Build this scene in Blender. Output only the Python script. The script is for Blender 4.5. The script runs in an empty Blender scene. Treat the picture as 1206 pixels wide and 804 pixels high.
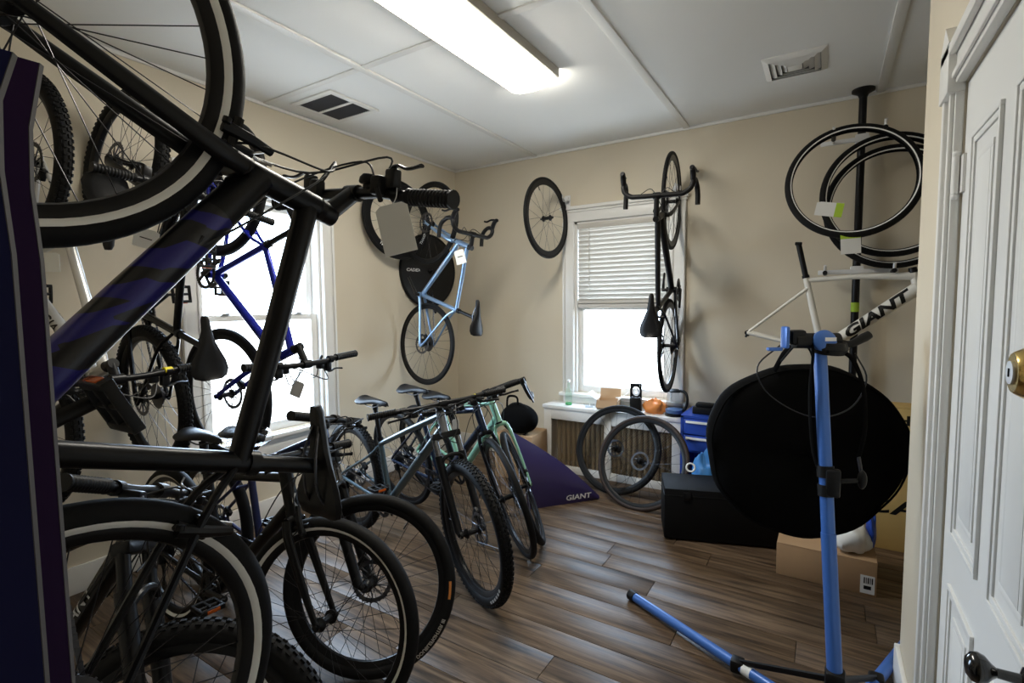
import bpy, bmesh, math, random
from mathutils import Vector, Matrix
random.seed(7)
scene = bpy.context.scene
COL = scene.collection
# ------------------------------------------------------------------ camera
def cam_basis(yaw, pitch, roll):
    f = Vector((-math.sin(yaw)*math.cos(pitch), math.cos(yaw)*math.cos(pitch), -math.sin(pitch)))
    r = Vector((math.cos(yaw), math.sin(yaw), 0)); u = r.cross(f)
    return (math.cos(roll)*r+math.sin(roll)*u, -math.sin(roll)*r+math.cos(roll)*u, f)
cd = bpy.data.cameras.new('camera'); cam = bpy.data.objects.new('camera', cd); COL.objects.link(cam)
cr_, cu_, cf_ = cam_basis(.557384, .0711341, -.0088822)
cam.matrix_world = Matrix(((cr_.x, cu_.x, -cf_.x, 0), (cr_.y, cu_.y, -cf_.y, 0), (cr_.z, cu_.z, -cf_.z, 1.42), (0, 0, 0, 1)))
cd.sensor_fit = 'HORIZONTAL'; cd.sensor_width = 36.0; cd.lens = 593.986/1206*36.0
cd.clip_start = .02
scene.camera = cam
# ------------------------------------------------------------------ sky, exposure
world = bpy.data.worlds.new('sky'); scene.world = world; world.use_nodes = True
wn = world.node_tree.nodes['Background']
wt = world.node_tree; wg = wt.nodes.new('ShaderNodeTexCoord'); ws = wt.nodes.new('ShaderNodeSeparateXYZ'); wr = wt.nodes.new('ShaderNodeValToRGB')
wt.links.new(wg.outputs['Generated'], ws.inputs[0]); wm = wt.nodes.new('ShaderNodeMapRange'); wm.inputs[1].default_value = -1; wt.links.new(ws.outputs[2], wm.inputs[0])
wt.links.new(wm.outputs[0], wr.inputs[0]); wt.links.new(wr.outputs[0], wn.inputs['Color'])
wr.color_ramp.elements[0].position = .46; wr.color_ramp.elements[0].color = (.30, .32, .33, 1); wr.color_ramp.elements[1].position = .54; wr.color_ramp.elements[1].color = (.60, .78, 1, 1)
wn.inputs['Strength'].default_value = 13.0
scene.view_settings.view_transform = 'Standard'; scene.view_settings.look = 'None'
scene.view_settings.gamma = 1; scene.view_settings.use_curve_mapping = False
scene.view_settings.exposure = 0.75
LIGHT_EMIT = 20.0
H, XL, YB = 2.75, -3.156, 4.026          # ceiling height, left wall, back wall
XR, YC, XFR = .27, 2.286, 1.7            # right wall, its outside corner, far right wall
YF = -.13                                 # front wall; YA = end of the entry alcove
YA, XA = -1.3, -.62
# window openings
BW = dict(x0=-1.86, x1=-1.035, z0=.66, z1=2.13)
LW = dict(y0=1.56, y1=2.42, z0=.58, z1=2.13)
def portal(name, loc, sx, sy, rot):
    d = bpy.data.lights.new(name, 'AREA'); d.shape = 'RECTANGLE'; d.size = sx; d.size_y = sy
    d.cycles.is_portal = True
    o = bpy.data.objects.new(name, d); COL.objects.link(o); o.location = loc; o.rotation_euler = rot
portal('sky_portal_back', ((BW['x0']+BW['x1'])/2, YB+.14, (BW['z0']+BW['z1'])/2), .82, 1.46, (-math.pi/2, 0, 0))
portal('sky_portal_left', (XL-.14, (LW['y0']+LW['y1'])/2, (LW['z0']+LW['z1'])/2), 1.54, .85, (0, -math.pi/2, 0))
# ------------------------------------------------------------------ materials
MATS = {}
def mat(name, col, rough=.5, metal=0., var=.06, scale=8., bump=0., bscale=60., emit=None, trans=0., ior=1.45, coat=0., spec=.5):
    if name in MATS: return MATS[name]
    m = bpy.data.materials.new(name); m.use_nodes = True; nt = m.node_tree; N = nt.nodes; L = nt.links
    b = N['Principled BSDF']
    b.inputs['Roughness'].default_value = rough; b.inputs['Metallic'].default_value = metal
    b.inputs['IOR'].default_value = ior; b.inputs['Transmission Weight'].default_value = trans
    b.inputs['Coat Weight'].default_value = coat; b.inputs['Coat Roughness'].default_value = .15
    b.inputs['Specular IOR Level'].default_value = spec
    tc = N.new('ShaderNodeTexCoord'); nz = N.new('ShaderNodeTexNoise'); nz.inputs['Scale'].default_value = scale; nz.inputs['Detail'].default_value = 4
    L.new(tc.outputs['Object'], nz.inputs['Vector'])
    mx = N.new('ShaderNodeMix'); mx.data_type = 'RGBA'
    mx.inputs[6].default_value = (*[max(0, c*(1-var)) for c in col], 1); mx.inputs[7].default_value = (*[min(1, c*(1+var)) for c in col], 1)
    L.new(nz.outputs['Fac'], mx.inputs[0]); L.new(mx.outputs[2], b.inputs['Base Color'])
    if bump:
        n2 = N.new('ShaderNodeTexNoise'); n2.inputs['Scale'].default_value = bscale; n2.inputs['Detail'].default_value = 3
        L.new(tc.outputs['Object'], n2.inputs['Vector'])
        bp = N.new('ShaderNodeBump'); bp.inputs['Strength'].default_value = bump; bp.inputs['Distance'].default_value = .004
        L.new(n2.outputs['Fac'], bp.inputs['Height']); L.new(bp.outputs['Normal'], b.inputs['Normal'])
    if emit:
        b.inputs['Emission Color'].default_value = (*emit[0], 1); b.inputs['Emission Strength'].default_value = emit[1]
    MATS[name] = m; return m
def wood_floor():
    m = bpy.data.materials.new('oak_plank'); m.use_nodes = True; nt = m.node_tree; N = nt.nodes; L = nt.links
    b = N['Principled BSDF']; tc = N.new('ShaderNodeTexCoord'); oi = N.new('ShaderNodeObjectInfo')
    add = N.new('ShaderNodeVectorMath'); add.operation = 'ADD'
    sc = N.new('ShaderNodeVectorMath'); sc.operation = 'SCALE'; sc.inputs['Scale'].default_value = 37.
    cmb = N.new('ShaderNodeCombineXYZ'); L.new(oi.outputs['Random'], cmb.inputs[0]); L.new(oi.outputs['Random'], cmb.inputs[1])
    L.new(cmb.outputs[0], sc.inputs[0]); L.new(tc.outputs['Object'], add.inputs[0]); L.new(sc.outputs[0], add.inputs[1])
    mp = N.new('ShaderNodeMapping'); mp.inputs['Scale'].default_value = (1.6, 26, 26); L.new(add.outputs[0], mp.inputs['Vector'])
    n1 = N.new('ShaderNodeTexNoise'); n1.inputs['Scale'].default_value = 1.6; n1.inputs['Detail'].default_value = 9; n1.inputs['Roughness'].default_value = .62; n1.inputs['Distortion'].default_value = .6
    L.new(mp.outputs[0], n1.inputs['Vector'])
    r = N.new('ShaderNodeValToRGB'); e = r.color_ramp.elements
    e[0].position = .33; e[0].color = (.030, .020, .014, 1); e[1].position = .68; e[1].color = (.195, .132, .082, 1)
    k = r.color_ramp.elements.new(.48); k.color = (.098, .063, .038, 1)
    L.new(n1.outputs['Fac'], r.inputs[0])
    hs = N.new('ShaderNodeHueSaturation'); L.new(r.outputs[0], hs.inputs['Color'])
    mr = N.new('ShaderNodeMapRange'); mr.inputs[3].default_value = .80; mr.inputs[4].default_value = 1.08
    L.new(oi.outputs['Random'], mr.inputs[0]); L.new(mr.outputs[0], hs.inputs['Value'])
    L.new(hs.outputs[0], b.inputs['Base Color'])
    rr = N.new('ShaderNodeMapRange'); rr.inputs[3].default_value = .36; rr.inputs[4].default_value = .52
    L.new(n1.outputs['Fac'], rr.inputs[0]); L.new(rr.outputs[0], b.inputs['Roughness'])
    bp = N.new('ShaderNodeBump'); b.inputs['Specular IOR Level'].default_value = .30; bp.inputs['Strength'].default_value = .08; bp.inputs['Distance'].default_value = .003
    L.new(n1.outputs['Fac'], bp.inputs['Height']); L.new(bp.outputs['Normal'], b.inputs['Normal'])
    return m
def glass_mat(name, tint=(1, 1, 1), thin=True):
    m = bpy.data.materials.new(name); m.use_nodes = True; nt = m.node_tree; N = nt.nodes; L = nt.links
    N.remove(N['Principled BSDF']); out = N['Material Output']
    t = N.new('ShaderNodeBsdfTransparent'); t.inputs[0].default_value = (*tint, 1)
    g = N.new('ShaderNodeBsdfGlossy'); g.inputs['Roughness'].default_value = .02
    lw = N.new('ShaderNodeLayerWeight'); pw_ = N.new('ShaderNodeMath'); pw_.operation = 'POWER'; pw_.inputs[1].default_value = 4.; L.new(lw.outputs['Facing'], pw_.inputs[0])
    fr = N.new('ShaderNodeMath'); fr.operation = 'MULTIPLY_ADD'; fr.inputs[1].default_value = .5; fr.inputs[2].default_value = .04; L.new(pw_.outputs[0], fr.inputs[0])
    mx = N.new('ShaderNodeMixShader'); L.new(fr.outputs[0], mx.inputs[0]); L.new(t.outputs[0], mx.inputs[1]); L.new(g.outputs[0], mx.inputs[2])
    L.new(mx.outputs[0], out.inputs[0]); return m
WALL = mat('beige_paint', (.66, .59, .465), .75, var=.025, scale=1.3, bump=.08, bscale=220)
CEIL = mat('ceiling_white', (.86, .86, .84), .8, var=.03, scale=2, bump=.06, bscale=150)
WHITE = mat('white_trim', (.80, .79, .76), .42, var=.02, scale=4, coat=.1)
DOORW = mat('door_white', (.74, .74, .72), .5, var=.03, scale=3)
OAK = wood_floor()
SUB = mat('subfloor_dark', (.03, .022, .016), .8)
RUB = mat('tire_rubber', (.007, .007, .0075), .65, var=.3, scale=30, bump=.1, bscale=200, spec=.22)
BLKM = mat('black_metal', (.005, .005, .006), .36, .1, var=.2, spec=.35)
BLKP = mat('black_plastic', (.006, .006, .0065), .48, var=.25, scale=20, spec=.3)
BLKF = mat('black_fabric', (.0028, .0028, .003), .95, var=.3, scale=50, bump=.3, bscale=400, spec=.12)
STEEL = mat('brushed_steel', (.62, .63, .65), .28, 1., var=.08, scale=40)
DSTEEL = mat('dark_steel', (.11, .11, .12), .35, 1., var=.15, scale=40)
SPK = mat('spoke_black', (.035, .035, .04), .3, .8)
ALU = mat('silver_alloy', (.60, .61, .62), .32, .9, var=.05)
REFL = mat('reflective_white', (.90, .90, .87), .45, var=.04)
CARD = mat('corrugated_card', (.42, .27, .15), .85, var=.07, scale=6, bump=.1, bscale=90)
CARDY = mat('yellow_card', (.50, .34, .12), .8, var=.06, scale=6)
PAPER = mat('white_paper', (.78, .78, .76), .7, var=.03)
GREEN = mat('green_print', (.42, .62, .05), .6)
YEL = mat('yellow_sticker', (.85, .72, .02), .6)
BRASS = mat('polished_brass', (.83, .60, .22), .2, 1., var=.06)
STBLUE = mat('stand_blue', (.050, .155, .50), .36, .15, var=.05, coat=.3)
CABBL = mat('cabinet_blue', (.025, .075, .42), .4, var=.05)
PURP = mat('purple_board', (.022, .014, .068), .28, var=.12, scale=4, coat=.5)
NAVY = mat('navy_board', (.006, .007, .050), .5, var=.1, scale=4, spec=.15)
ORNG = mat('orange_bag', (.75, .26, .06), .5, var=.1)
BLBAG = mat('blue_bag', (.06, .25, .62), .45, var=.12)
BRONZE = mat('radiator_bronze', (.46, .35, .21), .5, .2, var=.1)
GRILLE = mat('grille_wire', (.20, .15, .10), .5, .3)
GLASS = glass_mat('window_glass', (.98, .99, 1)); GREENGL = glass_mat('bottle_glass', (.86, .95, .89)); CLEARGL = glass_mat('kettle_glass', (.90, .92, .94))
DARK = mat('dark_void', (.01, .01, .011), .9)
VENTG = mat('vent_grey', (.10, .10, .11), .7)
GREYW = mat('hanger_white', (.72, .72, .72), .4)
RED = mat('red_accent', (.5, .03, .02), .4)
SILVRIM = mat('silver_rim', (.45, .45, .46), .35, .8)
CABLE = mat('cable_black', (.015, .015, .016), .4)
KBASE = mat('kettle_base_blue', (.10, .18, .34), .35, .3)
PLAST = glass_mat('clear_plastic', (.96, .97, .98))
# ------------------------------------------------------------------ mesh builder
class MB:
    def __init__(s): s.v = []; s.f = []
    def add(s, vs, fs):
        o = len(s.v); s.v += [tuple(x) for x in vs]; s.f += [tuple(i+o for i in f) for f in fs]; return s
    def box(s, c, sz, M=None, bev=0.):
        c = Vector(c); hx, hy, hz = [q/2 for q in sz]
        if bev <= 0:
            vs = [Vector((x*hx, y*hy, z*hz)) for z in (-1, 1) for y in (-1, 1) for x in (-1, 1)]
            fs = [(0, 2, 3, 1), (4, 5, 7, 6), (0, 1, 5, 4), (2, 6, 7, 3), (0, 4, 6, 2), (1, 3, 7, 5)]
        else:
            bm = bmesh.new(); bmesh.ops.create_cube(bm, size=1)
            for q in bm.verts: q.co = Vector((q.co.x*sz[0], q.co.y*sz[1], q.co.z*sz[2]))
            bmesh.ops.bevel(bm, geom=bm.edges[:], offset=bev, segments=2, profile=.5, affect='EDGES')
            bm.verts.index_update(); vs = [q.co.copy() for q in bm.verts]; fs = [[q.index for q in f.verts] for f in bm.faces]; bm.free()
        if M is not None: vs = [M @ q for q in vs]
        return s.add([c+q for q in vs], fs)
    def bb(s, x0, x1, y0, y1, z0, z1, bev=0.):
        return s.box(((x0+x1)/2, (y0+y1)/2, (z0+z1)/2), (abs(x1-x0), abs(y1-y0), abs(z1-z0)), None, bev)
    def tube(s, pts, r, n=10, caps=True, flat=1.0, ref=None):
        pts = [Vector(p) for p in pts]; m = len(pts)
        rs = list(r) if isinstance(r, (list, tuple)) else [r]*m
        T = []
        for i in range(m):
            d = pts[min(i+1, m-1)]-pts[max(i-1, 0)]; T.append(d.normalized() if d.length > 1e-9 else Vector((0, 0, 1)))
        u = Vector(ref) if ref is not None else (Vector((0, 0, 1)) if abs(T[0].z) < .9 else Vector((1, 0, 0)))
        vs = []; fs = []
        for i in range(m):
            u = (u-T[i]*u.dot(T[i])); u.normalize(); w = T[i].cross(u)
            for k in range(n):
                a = 2*math.pi*k/n; vs.append(pts[i]+rs[i]*(math.cos(a)*u+math.sin(a)*flat*w))
        for i in range(m-1):
            for k in range(n):
                a = i*n+k; b = i*n+(k+1) % n; fs.append((a, b, b+n, a+n))
        if caps: fs.append(tuple(reversed(range(n)))); fs.append(tuple(range((m-1)*n, m*n)))
        return s.add(vs, fs)
    def lathe(s, prof, c=(0, 0, 0), axis=(0, 0, 1), n=32, closed=False):
        ax = Vector(axis).normalized(); u = Vector((1, 0, 0)) if abs(ax.x) < .9 else Vector((0, 1, 0))
        u = (u-ax*u.dot(ax)).normalized(); w = ax.cross(u); c = Vector(c); m = len(prof); vs = []; fs = []
        for k in range(n):
            a = 2*math.pi*k/n; d = math.cos(a)*u+math.sin(a)*w
            for (r, h) in prof: vs.append(c+d*r+ax*h)
        e = m if closed else m-1
        for k in range(n):
            for i in range(e):
                a = k*m+i; b = k*m+(i+1) % m; c2 = ((k+1) % n)*m+(i+1) % m; d2 = ((k+1) % n)*m+i
                fs.append((a, b, c2, d2))
        return s.add(vs, fs)
    def disc(s, c, axis, r0, r1, th, n=32):
        if r0 <= 1e-4: return s.lathe([(1e-4, -th/2), (r1, -th/2), (r1, th/2), (1e-4, th/2)], c, axis, n)
        return s.lathe([(r0, -th/2), (r1, -th/2), (r1, th/2), (r0, th/2)], c, axis, n, True)
    def torus(s, c, axis, R, r, n=48, k=10, sx=1.0):
        return s.lathe([(R+r*math.cos(2*math.pi*i/k), sx*r*math.sin(2*math.pi*i/k)) for i in range(k)], c, axis, n, True)
    def ball(s, c, rad, n=16, k=10):
        rx, ry, rz = rad if isinstance(rad, (tuple, list)) else (rad,)*3
        o = len(s.v); c = Vector(c); vs = []; fs = []
        for i in range(k+1):
            p = math.pi*i/k
            for j in range(n):
                a = 2*math.pi*j/n; vs.append(c+Vector((rx*math.sin(p)*math.cos(a), ry*math.sin(p)*math.sin(a), rz*math.cos(p))))
        for i in range(k):
            for j in range(n):
                a = i*n+j; b = i*n+(j+1) % n; fs.append((a, a+n, b+n, b))
        return s.add(vs, fs)
    def prism(s, poly, d):
        n = len(poly); d = Vector(d); a = [Vector(p) for p in poly]
        return s.add(a+[p+d for p in a], [tuple(range(n)), tuple(reversed(range(n, 2*n)))]+[(i, i+n, (i+1) % n+n, (i+1) % n) for i in range(n)])
    def loft(s, rings, caps=True):
        n = len(rings[0]); m = len(rings); vs = [p for r in rings for p in r]; fs = []
        for i in range(m-1):
            for k in range(n): fs.append((i*n+k, i*n+(k+1) % n, (i+1)*n+(k+1) % n, (i+1)*n+k))
        if caps: fs.append(tuple(reversed(range(n)))); fs.append(tuple(range((m-1)*n, m*n)))
        return s.add(vs, fs)
    def xf(s, M): s.v = [tuple(M @ Vector(p)) for p in s.v]; return s
    def mesh(s, name, m, smooth=True, ang=40):
        me = bpy.data.meshes.new(name); me.from_pydata(s.v, [], s.f)
        bm = bmesh.new(); bm.from_mesh(me); bmesh.ops.recalc_face_normals(bm, faces=bm.faces[:]); bm.to_mesh(me); bm.free()
        if smooth:
            me.polygons.foreach_set('use_smooth', [True]*len(me.polygons)); me.set_sharp_from_angle(angle=math.radians(ang))
        me.materials.append(m); me.update(); return me
    def build(s, name, m, parent=None, kind=None, label=None, smooth=True):
        o = bpy.data.objects.new(name, s.mesh(name, m, smooth)); COL.objects.link(o)
        if parent is not None: o.parent = parent
        if kind: o['kind'] = kind
        if label: o['label'] = label
        return o
def tag(o, label, cat, group=None):
    o['label'] = label; o['category'] = cat
    if group: o['group'] = group
    return o
def empty(name, loc=(0, 0, 0), rz=0., M=None):
    o = bpy.data.objects.new(name, None); COL.objects.link(o); o.empty_display_size = .1
    if M is not None: o.matrix_world = M
    else: o.location = loc; o.rotation_euler = (0, 0, rz)
    return o
def frame_M(T, X, Z):
    X = Vector(X).normalized(); Z = Vector(Z); Z = (Z-X*Z.dot(X)).normalized(); Y = Z.cross(X)
    return Matrix(((X.x, Y.x, Z.x, T[0]), (X.y, Y.y, Z.y, T[1]), (X.z, Y.z, Z.z, T[2]), (0, 0, 0, 1)))
def catmull(P, k=6):
    P = [Vector(p) for p in P]; Q = [P[0]*2-P[1]]+P+[P[-1]*2-P[-2]]; out = []
    for i in range(1, len(Q)-2):
        a, b, c, d = Q[i-1:i+3]
        for j in range(k):
            t = j/k; out.append(.5*((2*b)+(c-a)*t+(2*a-5*b+4*c-d)*t*t+(3*b-a-3*c+d)*t**3))
    return out+[P[-1]]
def text_mb(txt, size, shear=0., wide=1., bold=0.0, extr=0.0, cuts=0, xcuts=0.):
    cu = bpy.data.curves.new('t', 'FONT'); cu.body = txt; cu.size = size; cu.shear = shear; cu.offset = bold; cu.extrude = extr
    cu.align_x = 'CENTER'; cu.align_y = 'CENTER'; cu.resolution_u = 3
    ob = bpy.data.objects.new('t', cu); COL.objects.link(ob)
    dg = bpy.context.evaluated_depsgraph_get(); me = ob.evaluated_get(dg).to_mesh()
    mb = MB(); mb.add([(v.co.x*wide, v.co.y, v.co.z) for v in me.vertices], [tuple(p.vertices) for p in me.polygons])
    if cuts:
        bm = bmesh.new(); tmp = bpy.data.meshes.new('t'); tmp.from_pydata(mb.v, [], mb.f); bm.from_mesh(tmp)
        for i in range(-cuts, cuts+1):
            bmesh.ops.bisect_plane(bm, geom=bm.verts[:]+bm.edges[:]+bm.faces[:], plane_co=(0, size*.4*i/cuts, 0), plane_no=(0, 1, 0), dist=1e-6)
        for i in range(-40, 41) if xcuts else ():
            bmesh.ops.bisect_plane(bm, geom=bm.verts[:]+bm.edges[:]+bm.faces[:], plane_co=(i*xcuts, 0, 0), plane_no=(1, 0, 0), dist=1e-6)
        bm.verts.index_update(); mb = MB(); mb.add([q.co.copy() for q in bm.verts], [tuple(q.index for q in f.verts) for f in bm.faces]); bm.free(); bpy.data.meshes.remove(tmp)
    ob.evaluated_get(dg).to_mesh_clear(); bpy.data.objects.remove(ob); bpy.data.curves.remove(cu); return mb
def text_on(txt, size, origin, right, up, m, name='lettering', parent=None, **kw):
    mb = text_mb(txt, size, **kw); o = Vector(origin); r = Vector(right).normalized(); u = Vector(up).normalized(); n = r.cross(u)
    mb.v = [tuple(o+r*x+u*y+n*z) for x, y, z in mb.v]
    return mb.build(name, m, parent, smooth=False)
# ------------------------------------------------------------------ the room
def struct(mb, name, m, parent=None): 
    o = mb.build(name, m, parent)
    if parent is None: o['kind'] = 'structure'
    return o
T = .16
fl = struct(MB().bb(XL-T, XFR+T, YA-T, YB+T, -.06, -.008), 'floor', SUB)
random.seed(3)
PW, PL = .152, 1.22
row = 0; y = YB-.003; pm = {}
while y > YA:
    x = XL+.004-random.random()*PL
    while x < XFR:
        xa = max(x, XL+.004); xb = min(x+PL, XFR-.004)
        yy = y-PW
        # only where the room is
        if xb-xa > .03 and not (y < YC and xa > XR+.02):
            if y < YC: xb = min(xb, XR+.01)
            if y < YF and xb < XA: x += PL; continue
            if y < YF: xa = max(xa, XA)
            ln = round(xb-xa, 3)
            if ln > .03:
                if ln not in pm: pm[ln] = MB().box((0, 0, 0), (ln-.0022, PW-.0022, .010), None, .0012).mesh('plank', OAK)
                o = bpy.data.objects.new('plank', pm[ln]); COL.objects.link(o); o.location = ((xa+xb)/2, y-PW/2, -.005); o.parent = fl
        x += PL
    y -= PW
struct(MB().bb(XL-T, XFR+T, YA-T, YB+T, H, H+.1), 'ceiling', CEIL)
b = BW
struct(MB().bb(XL-T, b['x0'], YB, YB+T, 0, H).bb(b['x1'], XFR+T, YB, YB+T, 0, H).bb(b['x0'], b['x1'], YB, YB+T, 0, b['z0']).bb(b['x0'], b['x1'], YB, YB+T, b['z1'], H), 'wall_back', WALL)
b = LW
struct(MB().bb(XL-T, XL, YF-T, b['y0'], 0, H).bb(XL-T, XL, b['y1'], YB, 0, H).bb(XL-T, XL, b['y0'], b['y1'], 0, b['z0']).bb(XL-T, XL, b['y0'], b['y1'], b['z1'], H), 'wall_left', WALL)
DY0, DY1, DZ = .90, 1.655, 1.95      # door opening in the right wall
struct(MB().bb(XR, XR+.12, YA, DY0, 0, H).bb(XR, XR+.12, DY1, YC, 0, H).bb(XR, XR+.12, DY0, DY1, DZ, H).bb(XR+.12, XFR, YC-.12, YC, 0, H).bb(XR+.10, XR+.12, DY0, DY1, 0, DZ), 'wall_right', WALL)
struct(MB().bb(XFR, XFR+T, YC-.12, YB, 0, H), 'wall_far_right', WALL)
struct(MB().bb(XL-T, XA, YF-T, YF, 0, H).bb(XA-T, XA, YA-T, YF-T, 0, H).bb(XA, XR+.12, YA-T, YA, 0, H), 'wall_front', WALL)
# ceiling battens and edge mouldings
n = 0
for x in (-2.245, -.935, .25):
    n += 1; struct(MB().bb(x-.024, x+.024, (YF if x < XA else YA), YB, H-.012, H, .003), 'trim_%d' % n, WHITE)
for (xa, xb) in ((XL, -2.269), (-2.221, -.959), (-.911, .226)):
    n += 1; struct(MB().bb(xa, xb, 2.034-.02, 2.034+.02, H-.009, H, .002), 'trim_%d' % n, WHITE)
for q in ((XL, XFR, YB-.016, YB), (XL, XL+.016, YF, YB-.016), (XR-.014, XR, YA, YC)):
    n += 1; struct(MB().bb(*q, H-.022, H, .005), 'trim_%d' % n, WHITE)
for nm, q in (('baseboard_back', (XL, XFR, YB-.016, YB)), ('baseboard_left', (XL, XL+.016, YF, YB-.016)), ('baseboard_front', (XL+.016, XA, YF, YF+.016)), ('baseboard_right', (XR-.016, XR, DY1+.12, YC))):
    struct(MB().bb(*q, 0, .14, .004), nm, WHITE)
struct(MB().bb(XR-.016, XR+.3, YC, YC+.016, 0, .14, .004), 'baseboard_return', WHITE)
# ------------------------------------------------------------------ windows
def window(name, M, w, z0, z1, blind=False):
    # local: x along the wall, y into the room, origin at the wall face below the opening centre
    root = empty(name, M=M); root['kind'] = 'structure'
    h = w/2; cw = .105
    for s in (-1, 1):
        MB().bb(s*h, s*(h+cw), -.0, .022, z0-.03, z1, .003).bb(s*(h+cw-.02), s*(h+cw), .022, .034, z0-.03, z1, .003).bb(s*(h+.004), s*(h+.016), .022, .030, z0-.03, z1, .002).build('casing', WHITE, root)
        MB().bb(s*h, s*(h-.02), -.15, .0, z0, z1).build('jamb', WHITE, root)
    MB().bb(-h-cw, h+cw, 0, .024, z1, z1+.10, .003).bb(-h-cw-.02, h+cw+.02, 0, .05, z1+.10, z1+.13, .006).bb(-h-cw-.008, h+cw+.008, 0, .034, z1+.08, z1+.10, .004).build('head_casing', WHITE, root)
    MB().bb(-h, h, -.15, 0, z1-.02, z1).build('jamb', WHITE, root)
    MB().bb(-h-cw-.03, h+cw+.03, -.10, .055, z0-.035, z0-.005, .006).build('window_sill', WHITE, root)
    MB().bb(-h-cw, h+cw, 0, .02, z0-.14, z0-.035, .003).build('apron', WHITE, root)
    zm = (z0+z1)/2; a = h-.02
    for (za, zb, y) in ((z0, zm+.02, -.055), (zm-.02, z1-.02, -.10)):
        fr = .048
        sash = MB().bb(-a, -a+fr, y-.018, y+.018, za, zb, .003).bb(a-fr, a, y-.018, y+.018, za, zb, .003).bb(-a+fr, a-fr, y-.018, y+.018, za, za+(.06 if y > -.08 else .036), .003).bb(-a+fr, a-fr, y-.018, y+.018, zb-.04, zb, .003).build('sash', WHITE, root)
        MB().bb(-a+fr, a-fr, y-.003, y+.003, za+.03, zb-.03).build('pane', GLASS, sash, smooth=False)
    for s in (-.3, .3):
        MB().bb(s*w-.025, s*w+.025, -.05, -.02, zm+.02, zm+.034, .004).build('sash_lock', ALU, root)
    return root
W1 = window('window_1', Matrix.Translation(((BW['x0']+BW['x1'])/2, YB, 0)) @ Matrix.Rotation(math.pi, 4, 'Z'), BW['x1']-BW['x0'], BW['z0'], BW['z1'])
W2 = window('window_2', Matrix.Translation((XL, (LW['y0']+LW['y1'])/2, 0)) @ Matrix.Rotation(-math.pi/2, 4, 'Z'), LW['y1']-LW['y0'], LW['z0'], LW['z1'])
# venetian blind in the back window
BL = mat('blind_slat', (.56, .53, .48), .5, var=.03)
bl = tag(empty('window_blind', ((BW['x0']+BW['x1'])/2, YB+.022, 1.39)), 'beige horizontal-slat blind lowered over upper half of window above radiator cover', 'blind')
wbl = BW['x1']-BW['x0']-.05
MB().box((0, 0, .70), (wbl, .045, .05), None, .004).build('head_rail', BL, bl)
MB().box((0, 0, .02), (wbl, .04, .035), None, .004).build('bottom_rail', BL, bl)
sm = MB().box((0, 0, 0), (wbl, .046, .003), Matrix.Rotation(math.radians(-60), 3, 'X')).mesh('slat', BL, False)
nz = 17
for i in range(nz):
    o = bpy.data.objects.new('slat', sm); COL.objects.link(o); o.parent = bl; o.location = (0, 0, .062+i*(.61/(nz-1)))
for i in range(7):
    o = bpy.data.objects.new('slat', sm); COL.objects.link(o); o.parent = bl; o.location = (0, 0, .040+.0032*i); o.rotation_euler = (math.radians(45), 0, 0)
for s in (-.3, 0, .3):
    MB().tube([(s*wbl, .024, .02), (s*wbl, .024, .70)], .0022, 5).build('ladder_cord', BL, bl)
MB().tube([(-.36*wbl, -.03, .68), (-.355*wbl, -.032, .15)], .004, 6).build('tilt_wand', BL, bl)
# ------------------------------------------------------------------ closet door in the right wall (door face looks to -X)
dr = empty('door_1', (XR, DY1, 0)); dr['kind'] = 'structure'
def dbb(mb, y0, y1, z0, z1, d0, d1, bev=.0):   # d = depth out of the wall face towards the room
    return mb.bb(-d1, -d0, y0-DY1, y1-DY1, z0, z1, bev)
lf = dbb(MB(), DY0+.003, DY1-.003, .008, DZ-.004, -.035, -.004).build('door_leaf', DOORW, dr)
WD = DY1-DY0
for (z0, z1) in ((.22, .74), (.86, 1.80)):
    for (ya, yb) in ((DY0+.10, DY0+WD/2-.045), (DY0+WD/2+.045, DY1-.10)):
        mb = MB()
        for k, (i0, i1, d) in enumerate(((0, .010, .005), (.010, .024, .002), (.055, .07, .001))):
            dbb(mb, ya+i0, yb-i0, z0+i0, z0+i1, -.005, d-.002, .001); dbb(mb, ya+i0, yb-i0, z1-i1, z1-i0, -.005, d-.002, .001)
            dbb(mb, ya+i0, ya+i1, z0+i1, z1-i1, -.005, d-.002, .001); dbb(mb, yb-i1, yb-i0, z0+i1, z1-i1, -.005, d-.002, .001)
        mb.build('panel_moulding', DOORW, dr)
        dbb(MB(), ya+.07, yb-.07, z0+.07, z1-.07, -.006, .0, .002).build('raised_panel', DOORW, dr)
for (y0, y1, nm) in ((DY1, DY1+.10, 'casing'), (DY0-.10, DY0, 'casing')):
    mb = dbb(MB(), y0, y1, 0, DZ, 0, .018, .003); dbb(mb, y0+.008, y0+.024, 0, DZ, .018, .027, .003); dbb(mb, y1-.03, y1-.006, 0, DZ, .018, .03, .004); dbb(mb, y0+.04, y0+.052, 0, DZ, .018, .023, .002)
    mb.build(nm, WHITE, dr)
mb = dbb(MB(), DY0-.10, DY1+.10, DZ, DZ+.10, 0, .02, .003); dbb(mb, DY0-.10, DY1+.10, DZ+.012, DZ+.028, .02, .028, .003); dbb(mb, DY0-.10, DY1+.10, DZ+.07, DZ+.10, .02, .036, .005)
mb.build('head_casing', WHITE, dr)
for y0 in (DY1-.005, DY0-.105):
    mb = dbb(MB(), y0, y0+.11, DZ-.02, DZ+.10, 0, .036, .004)
    mb.prism([(-.036, y0-DY1, DZ+.10), (-.036, y0+.11-DY1, DZ+.10), (-.036, y0+.055-DY1, DZ+.155)], (.036, 0, 0)); mb.build('corner_block', WHITE, dr)
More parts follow.
